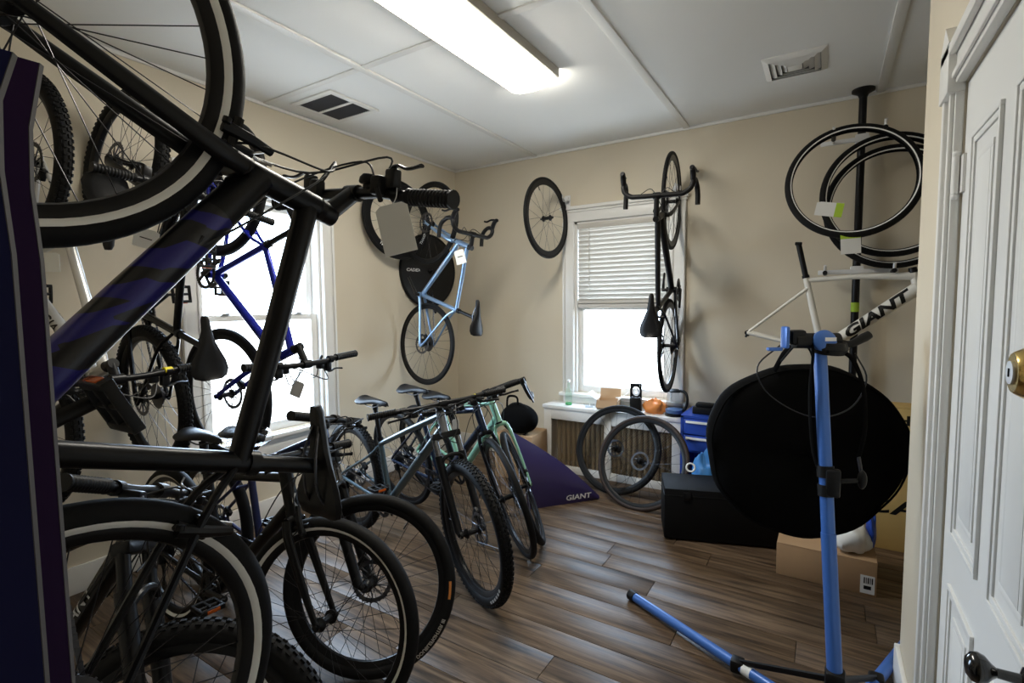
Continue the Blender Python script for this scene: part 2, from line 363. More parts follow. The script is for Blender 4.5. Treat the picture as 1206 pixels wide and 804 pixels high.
for zc in (.25, 1.73):
    hg = dbb(MB(), DY1-.03, DY1+.002, zc-.045, zc+.045, -.004, .002).tube([(-.010, .0, zc-.045), (-.010, .0, zc+.045)], .007, 10).ball((-.010, .0, zc+.052), .008, 10, 6).ball((-.010, .0, zc-.052), .008, 10, 6)
    hg.build('hinge', WHITE, dr)
bz, by = 1.318, .985-DY1
MB().lathe([(.0001, .0), (.038, .0), (.038, .020), (.036, .034), (.030, .044), (.028, .046), (.0001, .046)], (.004, by, bz), (-1, 0, 0), 36).build('deadbolt', BRASS, dr)
MB().lathe([(.0001, .0), (.017, .0), (.017, .004), (.0001, .004)], (-.0415, by, bz), (-1, 0, 0), 24).build('lock_cylinder', ALU, dr)
MB().box((-.0458, by, bz), (.002, .003, .012)).build('keyhole', DARK, dr)
kz, ky = .868, .985-DY1
dbb(MB(), .985-.028, .985+.028, kz-.09, kz+.05, -.004, .003, .002).build('lock_plate', WHITE, dr)
MB().lathe([(.0001, 0), (.018, 0), (.018, .006), (.008, .010), (.007, .036), (.012, .042), (.020, .049), (.0225, .057), (.020, .065), (.012, .071), (.0001, .073)], (-.003, ky, kz), (-1, 0, 0), 32).build('door_knob', mat('knob_black', (.008, .008, .008), .12, coat=.5), dr)
# ------------------------------------------------------------------ ceiling fittings
lt = tag(empty('ceiling_light', (-1.487, 2.02, H)), 'long fluorescent ceiling light with glowing wraparound diffuser', 'light')
LG = mat('diffuser_glow', (.9, .9, .88), .4, emit=((1., .95, .84), LIGHT_EMIT))
L2 = .62
prof = [(-.150, -.012), (-.150, -.045), (-.135, -.068), (-.09, -.084), (0, -.090), (.09, -.084), (.135, -.068), (.150, -.045), (.150, -.012)]
MB().loft([[Vector((x, yy, z)) for x, z in prof] for yy in (-L2, L2)]).build('diffuser', LG, lt)
MB().bb(-.12, .12, -L2-.005, L2+.005, -.012, 0, .002).build('housing', WHITE, lt)
for s in (-1, 1):
    MB().bb(s*.151, s*.168, -L2-.004, L2+.004, -.050, 0, .003).build('side_rail', mat('fixture_rail', (.45, .42, .36), .5), lt)
v = tag(empty('ceiling_vent', (-2.815, 2.32, H)), 'white framed ceiling vent with two dark grille panels near left window', 'vent')
MB().bb(-.20, .20, -.20, -.16, -.012, 0, .003).bb(-.20, .20, .16, .20, -.012, 0, .003).bb(-.20, -.16, -.16, .16, -.012, 0, .003).bb(.16, .20, -.16, .16, -.012, 0, .003).bb(-.16, .16, -.012, .012, -.010, 0, .002).build('frame', WHITE, v)
MB().bb(-.16, .16, -.16, .16, -.002, -.0005).build('filter', DARK, v)
for s in (-1, 1):
    mb = MB()
    for i in range(22): mb.box((-.152+i*.0145, s*.086, -.006), (.004, .146, .007))
    o = mb.build('louvre', VENTG, v); o['kind'] = 'stuff'
v = tag(empty('ceiling_diffuser', (-.19, 3.315, H)), 'white square ceiling air diffuser with stepped concentric louvres', 'vent')
MB().bb(-.14, .14, -.14, .14, -.002, -.0005).build('backing', mat('duct_grey', (.22, .22, .22), .7), v)
for i, (r0, r1, za, zb) in enumerate(((.155, .125, -.004, -.020), (.122, .094, -.004, -.022), (.092, .066, -.004, -.022), (.064, .040, -.004, -.022))):
    P = lambda r, z: [Vector((r*a, r*c, z)) for a, c in ((-1, -1), (1, -1), (1, 1), (-1, 1))]
    MB().loft([P(r0, za), P(r0, za+.004), P(r1, zb+.004), P(r1, zb), P(r0, za)], False).build('louvre_ring', WHITE, v, smooth=False)
MB().bb(-.036, .036, -.036, .036, -.024, -.018, .003).build('centre_plate', WHITE, v)
# ------------------------------------------------------------------ bicycles
def geo(p):
    R = p['R']; g = {}; ha = math.radians(p['ha']); sa = math.radians(p['sa'])
    g['rh'] = (0., R); g['fh'] = (p['wb'], R); g['bb'] = (math.sqrt(p['cs']**2-p['bbd']**2), R-p['bbd'])
    s = (-math.cos(ha), math.sin(ha)); n = (math.sin(ha), math.cos(ha)); g['s'] = s; g['n'] = n
    a = (g['fh'][0]-p['fo']*n[0], R-p['fo']*n[1]); Lf = math.sqrt(p['ft']**2-p['fo']**2)
    P = lambda o, d, t: (o[0]+d[0]*t, o[1]+d[1]*t)
    g['ax'] = a; g['cr'] = P(a, s, Lf); g['hb'] = P(a, s, Lf+.012); g['ht'] = P(a, s, Lf+.012+p['ht']); g['st'] = P(a, s, Lf+.012+p['ht']+p['spacer'])
    t = (-math.cos(sa), math.sin(sa)); g['t'] = t; g['sc'] = P(g['bb'], t, p['st']); g['sd'] = P(g['bb'], t, p['sad'])
    m = math.radians(p['stema']); sd = (n[0]*math.cos(m)+s[0]*math.sin(m), n[1]*math.cos(m)+s[1]*math.sin(m))
    g['bar'] = P(g['st'], sd, p['stem']); return g
def wheel(parent, name, c, R, tw, M=None, knobby=False, stripe=False, deep=.020, rotor=0., rotor_side=1, cassette=0., rim=BLKM, nsp=28, tire=RUB, hubm=BLKM, brk=None, label=None, top=False, disc=False):
    """wheel about local Y axis at c; returns the rim part with tire, spokes, hub, rotor below it"""
    M = M or Matrix.Identity(4); c = Vector(c); Y = (0, 1, 0)
    rt = tw/2; Rc = R-rt; Ri = Rc-rt*.82; rw = rt*.62
    if disc:
        rp = [(.02, .022), (.12, .016), (Ri-.05, .014), (Ri, rw), (Ri, -rw), (Ri-.05, -.014), (.12, -.016), (.02, -.022)]
    else:
        rp = [(Ri+.004, rw), (Ri-.006, rw*1.02), (Ri-deep, rw*.55), (Ri-deep-.003, 0), (Ri-deep, -rw*.55), (Ri-.006, -rw*1.02), (Ri+.004, -rw)]
    rimo = MB().lathe(rp, c, Y, 64, True).xf(M).build(name, rim, parent)
    k = 14
    tb = MB().lathe([(Rc+rt*math.cos(2*math.pi*i/k), rt*math.sin(2*math.pi*i/k)) for i in range(k)], c, Y, 72, True)
    if knobby:
        nk = int(2*math.pi*R/.026)
        for i in range(nk):
            for (lat, hgt, sx, sy, off) in ((-.80, .0035, .013, .009, 0), (-.28, .004, .014, .011, .5), (.28, .004, .014, .011, 0), (.80, .0035, .013, .009, .5)):
                a = 2*math.pi*(i+off)/nk; ph = lat*.95
                rad = Vector((math.cos(a), 0, math.sin(a))); tg = Vector((-math.sin(a), 0, math.cos(a)))
                nn = rad*math.cos(ph)+Vector((0, 1, 0))*math.sin(ph); ww = nn.cross(tg)
                p0 = c+rad*Rc+nn*(rt*.96)
                vs = [p0+tg*(sx*.5*i1)+ww*(sy*.5*i2)+nn*hh for hh in (0, hgt+rt*.06) for i1, i2 in ((-1, -1), (1, -1), (1, 1), (-1, 1))]
                tb.add(vs, [(4, 5, 6, 7), (0, 1, 5, 4), (1, 2, 6, 5), (2, 3, 7, 6), (3, 0, 4, 7)])
    tb.xf(M).build('tire', tire, rimo)
    if stripe:
        mb = MB()
        for s in (-1, 1):
            q = [(Rc+rt*1.012*math.cos(a), s*rt*1.012*math.sin(a)) for a in [math.radians(d) for d in (108, 116, 124, 132, 140)]]
            mb.lathe(q, c, Y, 72)
        mb.xf(M).build('reflective_stripe', REFL, rimo)
    hw = .048 if cassette == 0 else .058
    MB().lathe([(.001, -hw-.012), (.008, -hw-.012), (.010, -hw), (.024, -hw*.72), (.024, -hw*.62), (.013, -hw*.5), (.013, hw*.5), (.024, hw*.62), (.024, hw*.72), (.010, hw), (.008, hw+.012), (.001, hw+.012)], c, Y, 18).xf(M).build('hub', hubm, rimo)
    if not disc:
        mb = MB()
        for i in range(nsp):
            a = 2*math.pi*(i+.5)/nsp; s = 1 if i % 2 else -1; da = (1 if (i//2) % 2 else -1)*math.radians(68 if nsp > 22 else 40)
            p0 = c+Vector((.022*math.cos(a+da), s*hw*.66, .022*math.sin(a+da))); p1 = c+Vector(((Ri-deep)*math.cos(a), s*.003, (Ri-deep)*math.sin(a)))
            mb.tube([p0, p1], .0011, 4, False)
        sp = mb.xf(M).build('spokes', SPK, rimo); sp['kind'] = 'stuff'
        # valve
        a = 1.1; d = Vector((math.cos(a), 0, math.sin(a))); MB().tube([c+d*(Ri-deep), c+d*(Ri-deep-.035)], .003, 6).xf(M).build('valve', BLKM, rimo)
    if rotor:
        yo = rotor_side*(hw*.78); mb = MB()
        mb.disc(c+Vector((0, yo, 0)), Y, rotor*.80, rotor, .002, 40)
        for i in range(10):
            a = 2*math.pi*i/10; mb.tube([c+Vector((.02*math.cos(a), yo, .02*math.sin(a))), c+Vector((rotor*.85*math.cos(a+.5), yo, rotor*.85*math.sin(a+.5)))], .003, 4, False)
        for i in range(30):
            a = 2*math.pi*i/30; mb.box(c+Vector((rotor*1.0*math.cos(a), yo, rotor*1.0*math.sin(a))), (.006, .002, .006), Matrix.Rotation(-a, 3, 'Y'))
        mb.xf(M).build('brake_rotor', DSTEEL, rimo)
    if cassette:
        mb = MB()
        for i in range(8):
            r = .022+(cassette-.022)*(i/7.); mb.disc(c+Vector((0, -.052+i*.0042, 0)), Y, .016, r, .0018, 28)
            for j in range(int(r*420)):
                a = 2*math.pi*j/int(r*420); mb.box(c+Vector((r*math.cos(a), -.052+i*.0042, r*math.sin(a))), (.005, .0016, .004), Matrix.Rotation(-a, 3, 'Y'))
        mb.xf(M).build('cassette', DSTEEL, rimo)
    return rimo
def saddle_mb(c, L=.27, W=.075, tilt=0.):
    # c = point on the seatpost head; saddle top about 45 mm above
    rings = []; N = 14
    secs = [(-.5, .55, .012, .036), (-.46, .86, .004, .046), (-.36, 1.0, .0, .050), (-.22, .92, -.001, .046), (-.05, .62, .004, .042), (.12, .36, .006, .038), (.30, .26, .005, .034), (.44, .22, .002, .030), (.495, .13, -.003, .022), (.5, .05, -.006, .014)]
    for t, w, z, dep in secs:
        ring = []
        for k in range(N):
            a = 2*math.pi*k/N; yy = W*w*math.cos(a); zz = math.sin(a)
            zt = z+(.010*zz if zz > 0 else dep*.62*zz*(abs(math.cos(a))*.5+.5)) - (.010*(abs(math.cos(a))**3) if zz >= 0 else .010*(abs(math.cos(a))**3))
            ring.append(Vector((t*L, yy, zt)))
        rings.append(ring)
    mb = MB().loft(rings); mb.xf(Matrix.Translation(Vector(c)+Vector((.012, 0, .040))) @ Matrix.Rotation(tilt, 4, 'Y')); return mb
def letter_on_tube(txt, a, b, r, rv, size, m, parent, frac=.5, wide=1.35, shear=.25, side=1, name='lettering', bold=.0):
    """text wrapped on the side of a tube from a to b (both with y = 0 centre line); side +1 = left"""
    a = Vector(a); b = Vector(b); d = (b-a).normalized(); up = Vector((0, side, 0)).cross(d); 
    if up.z < 0: up = -up; 
    right = up.cross(Vector((0, side, 0))); o = a+(b-a)*frac
    mb = text_mb(txt, size, shear, wide, bold, cuts=4); vs = []
    for x, yv, z in mb.v:
        q = max(-.97, min(.97, yv/rv)); vs.append(tuple(o+right*x+up*yv+Vector((0, side*(r*math.sqrt(1-q*q)+.0012), 0))))
    mb.v = vs; return mb.build(name, m, parent, smooth=False)
GREYM = mat('dull_stanchion', (.22, .22, .23), .25, .9)
AMBER = mat('amber_reflector', (.55, .10, .01), .25, coat=.5)
def sleeve_mat():
    m = mat('blue_decal_print', (.012, .012, .10), .34, .2, coat=.3); nt = m.node_tree; N = nt.nodes; L = nt.links; b = N['Principled BSDF']
    tc = N.new('ShaderNodeTexCoord'); mp = N.new('ShaderNodeMapping'); mp.inputs['Rotation'].default_value = (0, math.radians(42), 0); mp.inputs['Scale'].default_value = (24, 4, 9)
    v = N.new('ShaderNodeTexVoronoi'); v.inputs['Scale'].default_value = 1.; v.distance = 'CHEBYCHEV'; L.new(tc.outputs['Object'], mp.inputs[0]); L.new(mp.outputs[0], v.inputs['Vector'])
    sp = N.new('ShaderNodeSeparateColor'); L.new(v.outputs['Color'], sp.inputs[0]); r = N.new('ShaderNodeValToRGB'); r.color_ramp.interpolation = 'CONSTANT'
    r.color_ramp.elements[0].color = (.008, .008, .010, 1); r.color_ramp.elements[1].position = .45; r.color_ramp.elements[1].color = (.012, .010, .16, 1)
    L.new(sp.outputs[0], r.inputs[0]); L.new(r.outputs[0], b.inputs['Base Color']); return m
def bike(name, label, group, T, X, Z, p, fm, fork='rigid', bars='flat', wheels={}, steer=0., letters=None, forkm=None, crank=True, fat=(.017, .024), rotor=True, vbrake=False, headm=None, sticker=False, bell=False, barroll=0., pedal=True, bf=1., stm=None, sleeve=False):
    g = geo(p); V = lambda k, y=0.: Vector((g[k][0], y, g[k][1]))
    root = tag(empty(name, M=frame_M(T, X, Z)), label, 'bicycle', group)
    s = Vector((g['s'][0], 0, g['s'][1])); n = Vector((g['n'][0], 0, g['n'][1])); ax = V('ax')
    SM = Matrix.Translation(ax) @ Matrix.Rotation(steer, 4, s) @ Matrix.Translation(-ax)
    forkm = forkm or BLKM; tr, dr_ = fat
    R = p['R']; bb = V('bb'); sc = V('sc'); hb = V('hb'); ht = V('ht'); rh = V('rh'); t = Vector((g['t'][0], 0, g['t'][1]))
    # frame
    ttf = ht-s*.022; ttr = sc-t*.02; dtf = hb+s*.028
    fr = MB().tube([hb, ht], .0215*bf, 16)
    fr.tube([ttr, (ttr+ttf)/2+Vector((0, 0, .004)), ttf], [tr*.9, tr, tr*1.08], 14).tube([bb+(dtf-bb)*.01, (bb+dtf)/2, dtf], [dr_*.95, dr_, dr_*1.02], 16).tube([bb, sc], .0165*bf, 14)
    fr.tube([bb+Vector((0, -.036, 0)), bb+Vector((0, .036, 0))], .022, 16)
    tw2 = p['tw']/2+.012
    for y in (-1, 1):
        do = rh+Vector((0, y*.066, 0))
        fr.tube(catmull([bb+Vector((-.02, y*.026, 0)), bb+(rh-bb)*.28+Vector((0, y*(tw2+.008), 0)), do+Vector((.03, 0, -.004)), do], 4), [.012]*5+[.010]*8, 8)
        fr.tube(catmull([sc-t*.035+Vector((-.012, y*.012, 0)), sc-t*.035+(rh-sc)*.25+Vector((0, y*(tw2+.002), 0)), do+Vector((-.004, 0, .03)), do], 4), .0078, 8)
        fr.disc(do, (0, 1, 0), 0, .017, .006, 14)
    mid = sc-t*.035+(rh-sc)*.25
    fr.tube([mid+Vector((0, -tw2, 0)), mid+Vector((0, tw2, 0))], .0085, 8)
    fo_ = fr.build('frame', fm, root)
    if sleeve: MB().tube([bb+(dtf-bb)*.12, (bb+dtf)/2, bb+(dtf-bb)*.80], [dr_*.985, dr_*1.012, dr_*1.02], 24).build('printed_decal', sleeve_mat(), fo_)
    if headm: MB().tube([hb+s*.004, ht-s*.004], .0228*bf, 18).build('head_badge_sleeve', headm, fo_)
    MB().tube([sc-t*.004, sc+t*.018], .020*bf, 14).build('seat_clamp', BLKM, fo_)
    MB().tube([ht, ht+s*.008, ht+s*(p['spacer'])], [.0225*bf, .020*bf, .0175*bf], 16).build('headset', BLKM, fo_)
    MB().tube([hb-s*.010, hb], .0225*bf, 16).build('headset', BLKM, fo_)
    if letters:
        for sd in (1, -1): letter_on_tube(letters[0], bb, dtf, dr_, dr_*1.02, letters[1], letters[2], fo_, letters[3], side=sd, bold=.0008, wide=letters[4] if len(letters) > 4 else 1.35)
    # fork
    fw = .052 if fork == 'rigid' else .062; cr = V('cr'); fh = V('fh')
    fk = MB().tube([cr-s*.010, hb], .018*bf, 12)
    if fork == 'rigid':
        fk.tube([cr+Vector((0, -fw*.72, -.012)), cr+Vector((0, 0, .004)), cr+Vector((0, fw*.72, -.012))], [.013*bf, .019*bf, .013*bf], 10)
        for y in (-1, 1):
            fk.tube(catmull([cr+Vector((0, y*fw*.70, -.008)), cr-s*.07+Vector((0, y*fw*.92, 0)), cr+(fh-cr)*.6-n*.006+Vector((0, y*fw, 0)), fh+Vector((0, y*fw, 0))], 4), [.0155*bf]*5+[q*bf for q in (.0145, .014, .0135, .013, .012, .011, .010, .009)], 10, flat=.72, ref=n)
            fk.disc(fh+Vector((0, y*fw, 0)), (0, 1, 0), 0, .014, .008, 12)
        fo = fk.xf(SM).build('fork', forkm, root)
    else:
        fk.box(cr, (.045, fw*2+.03, .032), Matrix.Rotation(math.radians(p['ha']-90), 3, 'Y'), .008)
        fo = fk.xf(SM).build('fork', forkm, root)
        off = fh-(cr-s*(cr-fh).dot(s)); 
        for y in (-1, 1):
            q = Vector((0, y*fw, 0)); e = cr-s*((cr-fh).dot(s)-.02)+off*.55
            MB().tube([cr+q+s*.012, cr-s*.20+q], .0150, 14).xf(SM).build('stanchion', stm or GREYM, fo)
            MB().tube([cr-s*.095+q, cr-s*.12+q, e+q, fh+q], [.0215, .0205, .019, .014], 14).disc(fh+q, (0, 1, 0), 0, .016, .012, 12).xf(SM).build('fork_lower', forkm, fo)
        Ra = R+.012
        MB().tube(catmull([cr-s*.125+Vector((.012, -fw, 0)), cr-s*.100+Vector((.022, -fw*.6, 0)), cr-s*.092+Vector((.024, 0, 0)), cr-s*.100+Vector((.022, fw*.6, 0)), cr-s*.125+Vector((.012, fw, 0))], 4), .010, 8).xf(SM).build('fork_arch', forkm, fo)
    # wheels
    wk = dict(wheels); rs = wk.pop('rotor', .08) if rotor else 0.
    if not rotor: wk.pop('rotor', None)
    wheel(root, 'front_wheel', fh, R, p['tw'], SM, rotor=rs, **wk)
    wheel(root, 'rear_wheel', rh, R, p['tw'], None, rotor=rs, cassette=.062 if crank else 0., **wk)
    if rotor:
        MB().box(fh+Vector((-.05, .050, .062)), (.035, .022, .055), Matrix.Rotation(.5, 3, 'Y'), .006).xf(SM).build('brake_caliper', BLKP, fo)
        MB().box(rh+Vector((.055, .052, .058)), (.05, .022, .03), Matrix.Rotation(.6, 3, 'Y'), .006).build('brake_caliper', BLKP, fo_)
    if vbrake:
        for (c0, M2, par, sg) in ((cr-s*.020+n*.050, SM, fo, 1), (mid+Vector((-.02, 0, 0)), Matrix.Identity(4), fo_, -1)):
            u = (s if sg == 1 else Vector((-.35, 0, .9)).normalized())
            tgv = n if sg == 1 else Vector((-(mid-rh).z, 0, (mid-rh).x)).normalized()
            for y in (-1, 1):
                MB().tube([c0-u*.045+Vector((0, y*.036, 0)), c0+u*.01+Vector((0, y*.042, 0)), c0+u*.055+Vector((0, y*.036, 0))], [.013, .011, .009], 8).tube([c0-u*.018+Vector((0, y*.030, 0))-tgv*.03, c0-u*.018+Vector((0, y*.030, 0))+tgv*.03], .009, 8).disc(c0-u*.045+Vector((0, y*.046, 0)) + n*.008, tuple(n), 0, .008, .01, 10).xf(M2).build('brake_arm', BLKM, par)
            MB().tube([c0+u*.05+Vector((0, -.036, 0)), c0+u*.052+Vector((0, .036, 0))], .0025, 6).tube(catmull([c0+u*.052+Vector((0, -.036, 0)), c0+u*.075+Vector((0, -.05, 0)), c0+u*.10+Vector((0, -.035, 0))], 5), .004, 6).xf(M2).build('brake_noodle', STEEL, par)
    # cockpit
    st = V('st'); bar = V('bar')
    MB().tube([st-s*.022, st+s*.016], .019*bf, 14).tube([st, bar], [.017*bf, .0155*bf], 12).tube([bar+Vector((0, -.022, 0)), bar+Vector((0, .022, 0))], .0205, 14).xf(SM).build('stem', BLKM, root)
    BR = SM @ Matrix.Translation(bar) @ Matrix.Rotation(barroll, 4, 'Y')
    h = p['bw']/2
    if bars == 'flat':
        P = [(-.02, -h, 0), (-.012, -h+.14, 0), (-.002, -.12, -.003), (0, -.05, 0), (0, .05, 0), (-.002, .12, -.003), (-.012, h-.14, 0), (-.02, h, 0)]
        hbm = MB().tube(catmull(P, 3), .0125*(1+(bf-1)*.5), 10).xf(BR).build('handlebar', BLKM, root)
        for y in (-1, 1):
            a = Vector((-.0128, y*(h-.13), 0)); b = Vector((-.02, y*(h+.004), 0)); pts = []; rr = []
            for i in range(27):
                pts.append(a+(b-a)*(i/26)); rr.append((.0172 if i % 2 else .0152)*(1+(bf-1)*.5))
            rr[0] = rr[-1] = .0178*(1+(bf-1)*.5)
            MB().tube(pts, rr, 14).xf(BR).build('grip', BLKP, hbm)
            if sticker and y*sticker > 0: MB().tube([a-Vector((0, y*.022, 0)), a-Vector((0, y*.052, 0))], .0134, 12).xf(BR).build('size_sticker', YEL, hbm)
            c0 = Vector((.004, y*(h-.165), -.006))
            lv = MB().tube([c0+Vector((-.012, -y*.012, .004)), c0+Vector((-.012, y*.012, .004))], .0175, 12).box(c0+Vector((.022, -y*.006, -.008)), (.045, .032, .026), None, .006)
            lv.tube(catmull([c0+Vector((.036, -y*.016, -.010)), c0+Vector((.050, y*.012, -.014)), c0+Vector((.040, y*.05, -.018)), c0+Vector((.044, y*.095, -.020))], 4), [.008]*4+[.0065]*6+[.006, .0065, .008], 8, flat=.6)
            lv.xf(BR).build('brake_lever', BLKM, hbm)
            MB().box(c0+Vector((.008, -y*.045, -.016)), (.045, .034, .030), None, .008).tube([c0+Vector((.0, -y*.035, -.03)), c0+Vector((-.03, -y*.015, -.034))], .006, 8).xf(BR).build('shifter', BLKP, hbm)
        if bell: MB().lathe([(.0001, .024), (.014, .022), (.021, .014), (.023, .004), (.021, 0), (.0001, 0)], (.022, .055, .0), (1, 0, 0), 24).box((.012, .055, 0), (.02, .022, .02), None, .004).xf(BR).build('bell', BLKM, hbm)
    else:
        Ph = [(0, .0), (.0, .12), (.004, h-.05), (.03, h-.012), (.062, h), (.083, h, -.012), (.090, h+.004, -.055), (.062, h+.010, -.105), (.015, h+.014, -.124), (-.045, h+.016, -.128)]
        Q = [Vector((q[0], q[1], q[2] if len(q) > 2 else 0.)) for q in Ph]
        full = [Vector((q.x, -q.y, q.z)) for q in reversed(Q[1:])]+Q
        hbm = MB().tube(catmull(full, 4), .0155, 10).xf(BR).build('handlebar', BLKP, root)
        for y in (-1, 1):
            c0 = Vector((.085, y*h, .0))
            hd = MB().tube(catmull([c0+Vector((-.015, 0, -.006)), c0+Vector((.03, 0, .012)), c0+Vector((.052, -y*.002, .034)), c0+Vector((.054, -y*.003, .055))], 3), [.014, .0165, .0175, .0175, .017, .016, .0155, .0155, .014, .011], 10)
            hd.tube(catmull([c0+Vector((.056, 0, .028)), c0+Vector((.066, y*.004, -.02)), c0+Vector((.058, y*.010, -.07)), c0+Vector((.066, y*.014, -.105))], 4), [.010]*3+[.008]*6+[.007]*4, 8, flat=.7)
            hd.xf(BR).build('brake_lever', BLKM, hbm)
    # seat
    sd_ = V('sd')
    MB().tube([sc-t*.05, sd_-t*.055], .0137*bf, 12).tube([sd_-t*.06, sd_-t*.028], .017, 10).build('seatpost', BLKM, root)
    sdl = saddle_mb(sd_-Vector((0, 0, .045)), W=.078 if bars == 'flat' else .07).build('saddle', mat('saddle_vinyl', (.006, .006, .007), .42, var=.15, scale=25, spec=.35), root)
    mb = MB()
    for y in (-1, 1):
        q = sd_-Vector((0, 0, .03)); mb.tube(catmull([q+Vector((-.09, y*.030, .012)), q+Vector((-.045, y*.022, -.006)), q+Vector((.03, y*.022, -.006)), q+Vector((.10, y*.010, .016))], 4), .0035, 6)
    mb.build('saddle_rail', DSTEEL, sdl)
    # drivetrain
    if crank:
        cy = -.048; cm = MB(); rc = p.get('ring', .078)
        cm.disc(bb+Vector((0, cy, 0)), (0, 1, 0), rc*.78, rc, .003, 40)
        for i in range(38):
            a = 2*math.pi*i/38; cm.box(bb+Vector((rc*1.01*math.cos(a), cy, rc*1.01*math.sin(a))), (.007, .0025, .006), Matrix.Rotation(-a, 3, 'Y'))
        for i in range(4):
            a = 2*math.pi*i/4+.5; cm.tube([bb+Vector((0, cy-.004, 0)), bb+Vector((rc*.82*math.cos(a), cy, rc*.82*math.sin(a)))], .008, 6)
        cl_ = p.get('cl', .172); ca = p.get('ca', .5); cdv = Vector((math.cos(ca), 0, math.sin(ca)))
        for y, sg in ((-1, 1), (1, -1)):
            cm.tube([bb+Vector((0, y*.060, 0)), bb+cdv*(.09*sg)+Vector((0, y*.070, 0)), bb+cdv*(cl_*sg)+Vector((0, y*.076, 0))], [.016, .012, .012], 10, flat=.7)
        cm.tube([bb+Vector((0, -.066, 0)), bb+Vector((0, .066, 0))], .012, 10)
        co = cm.build('crankset', BLKM, root)
        if pedal:
            for y, sg in ((-1, 1), (1, -1)):
                e = bb+cdv*(cl_*sg)+Vector((0, y*.076, 0)); PR = Matrix.Translation(e) @ Matrix.Rotation(p.get('pa', 0.), 4, 'Y') @ Matrix.Translation(-e); pm_ = MB().tube([e, e+Vector((0, y*.10, 0))], .0065, 8)
                for dx in (-.036, .036): pm_.box(e+Vector((dx, y*.064, 0)), (.014, .085, .018), None, .003)
                for dy in (.026, .064, .102): pm_.box(e+Vector((0, y*dy, 0)), (.07, .010, .016), None, .002)
                pd_ = pm_.xf(PR).build('pedal', BLKP, co)
                for dx in (-.0438, .0438): MB().box(e+Vector((dx, y*.064, 0)), (.004, .045, .012), None, .001).xf(PR).build('reflector', AMBER, pd_)
        mb = MB()
        for (z0, z1) in ((rc, .045), (-rc, -.045)):
            A = bb+Vector((0, cy, z0)); B = rh+Vector((0, cy, z1)); L_ = (B-A).length; nl = int(L_/.0127)
            for i in range(nl):
                q = A+(B-A)*((i+.5)/nl); mb.box(q, (.0115, .006 if i % 2 else .0045, .008))
        o = mb.build('chain', DSTEEL, root); o['kind'] = 'stuff'
        d0 = rh+Vector((.004, -.062, -.02)); d1 = d0+Vector((.02, .010, -.055)); d2 = d1+Vector((.012, 0, -.085))
        MB().tube([rh+Vector((0, -.064, 0)), d0], .009, 8).box((d0+d1)/2, (.034, .024, .045), Matrix.Rotation(-.3, 3, 'Y'), .005).tube([d1, d2], .009, 8, flat=.5).disc(d1, (0, 1, 0), 0, .020, .004, 14).disc(d2, (0, 1, 0), 0, .022, .004, 14).build('derailleur', BLKM, root)
    # cables
    if bars == 'flat':
        for y in (-1, 1):
            c0 = SM @ (bar+Vector((.03, y*(h-.20), -.012)))
            MB().tube(catmull([c0, SM @ (bar+Vector((.085, y*.10, .015))), SM @ (V('ht')+n*.085+Vector((0, -y*.035, -.02))), SM @ (cr+n*.045+Vector((0, -y*.045, 0))), SM @ (cr-s*.06+n*.02+Vector((0, (.05 if y > 0 else -.05), 0)))], 6), .0026, 6).build('cable', CABLE, root)
            c1 = SM @ (bar+Vector((.02, y*(h-.22), -.02)))
            MB().tube(catmull([c1, SM @ (bar+Vector((.07, y*.05, -.02))), SM @ (V('ht')+n*.05+Vector((0, -y*.05, -.05))), (dtf+bb)*.5+Vector((.08, -y*.03, .10)), (dtf*.7+bb*.3)+Vector((0, -y*(dr_+.004), 0))], 6), .0024, 6).build('cable', CABLE, root)
    else:
        for y in (-1, 1):
            MB().tube(catmull([SM @ (bar+Vector((.02, y*.10, -.014))), SM @ (bar+Vector((.05, y*.04, -.05))), V('ht')+n*.06+Vector((0, -y*.03, -.05)), dtf+Vector((.02, -y*.026, -.02)), dtf+(bb-dtf)*.15+Vector((0, -y*.024, 0))], 6), .0025, 6).build('cable', CABLE, root)
    return root
def paint(n, c, rough=.32, metal=.35, coat=.35): return mat(n, c, rough, metal, var=.05, scale=5, coat=coat if max(c) > .02 else .08, spec=.5 if max(c) > .02 else .35)
HY = dict(R=.348, tw=.040, cs=.44, bbd=.07, wb=1.08, ha=70.5, sa=73.5, ft=.43, fo=.047, ht=.15, st=.47, sad=.70, spacer=.03, stem=.09, stema=10, bw=.62)
MT = dict(R=.352, tw=.056, cs=.435, bbd=.055, wb=1.11, ha=68, sa=74, ft=.50, fo=.044, ht=.11, st=.42, sad=.68, spacer=.025, stem=.06, stema=5, bw=.70)
RD = dict(R=.338, tw=.028, cs=.41, bbd=.07, wb=.99, ha=72.5, sa=73.5, ft=.37, fo=.045, ht=.15, st=.50, sad=.72, spacer=.02, stem=.10, stema=-10, bw=.42)
def P(base, **k): d = dict(base); d.update(k); return d
SILV = paint('silver_lettering', (.50, .51, .54)); BLUEL = paint('blue_lettering', (.03, .035, .30), metal=.2); BLKL = paint('black_lettering', (.012, .012, .012)); TEALL = paint('grey_lettering', (.10, .14, .16))
GH = 'bicycles hung upright on the walls'; GS = 'bicycles standing in a row on the floor'
BA = bike('hybrid_bicycle', 'large black city bicycle hung front wheel up with reflective-striped tires and blue lettering', GH,
     (-1.0007, -.0889, .7665), (-.024, -.0019, .9997), (.0029, 1, .002), P(HY, cs=.465, bbd=.074, wb=1.094, ha=73.383, sa=72.251, ft=.373, fo=.054, ht=.175, st=.412, sad=.603, spacer=.032, stem=.095, stema=34.4, bw=.655, tw=.052, ca=-1.98, cl=.132, pa=.45),
     paint('satin_black', (.006, .006, .007), .34), wheels=dict(stripe=True, nsp=32), steer=.136, sleeve=True, rotor=False, vbrake=True, bell=True, bf=1.3, fat=(.024, .035), forkm=paint('satin_black', (.006, .006, .007)))
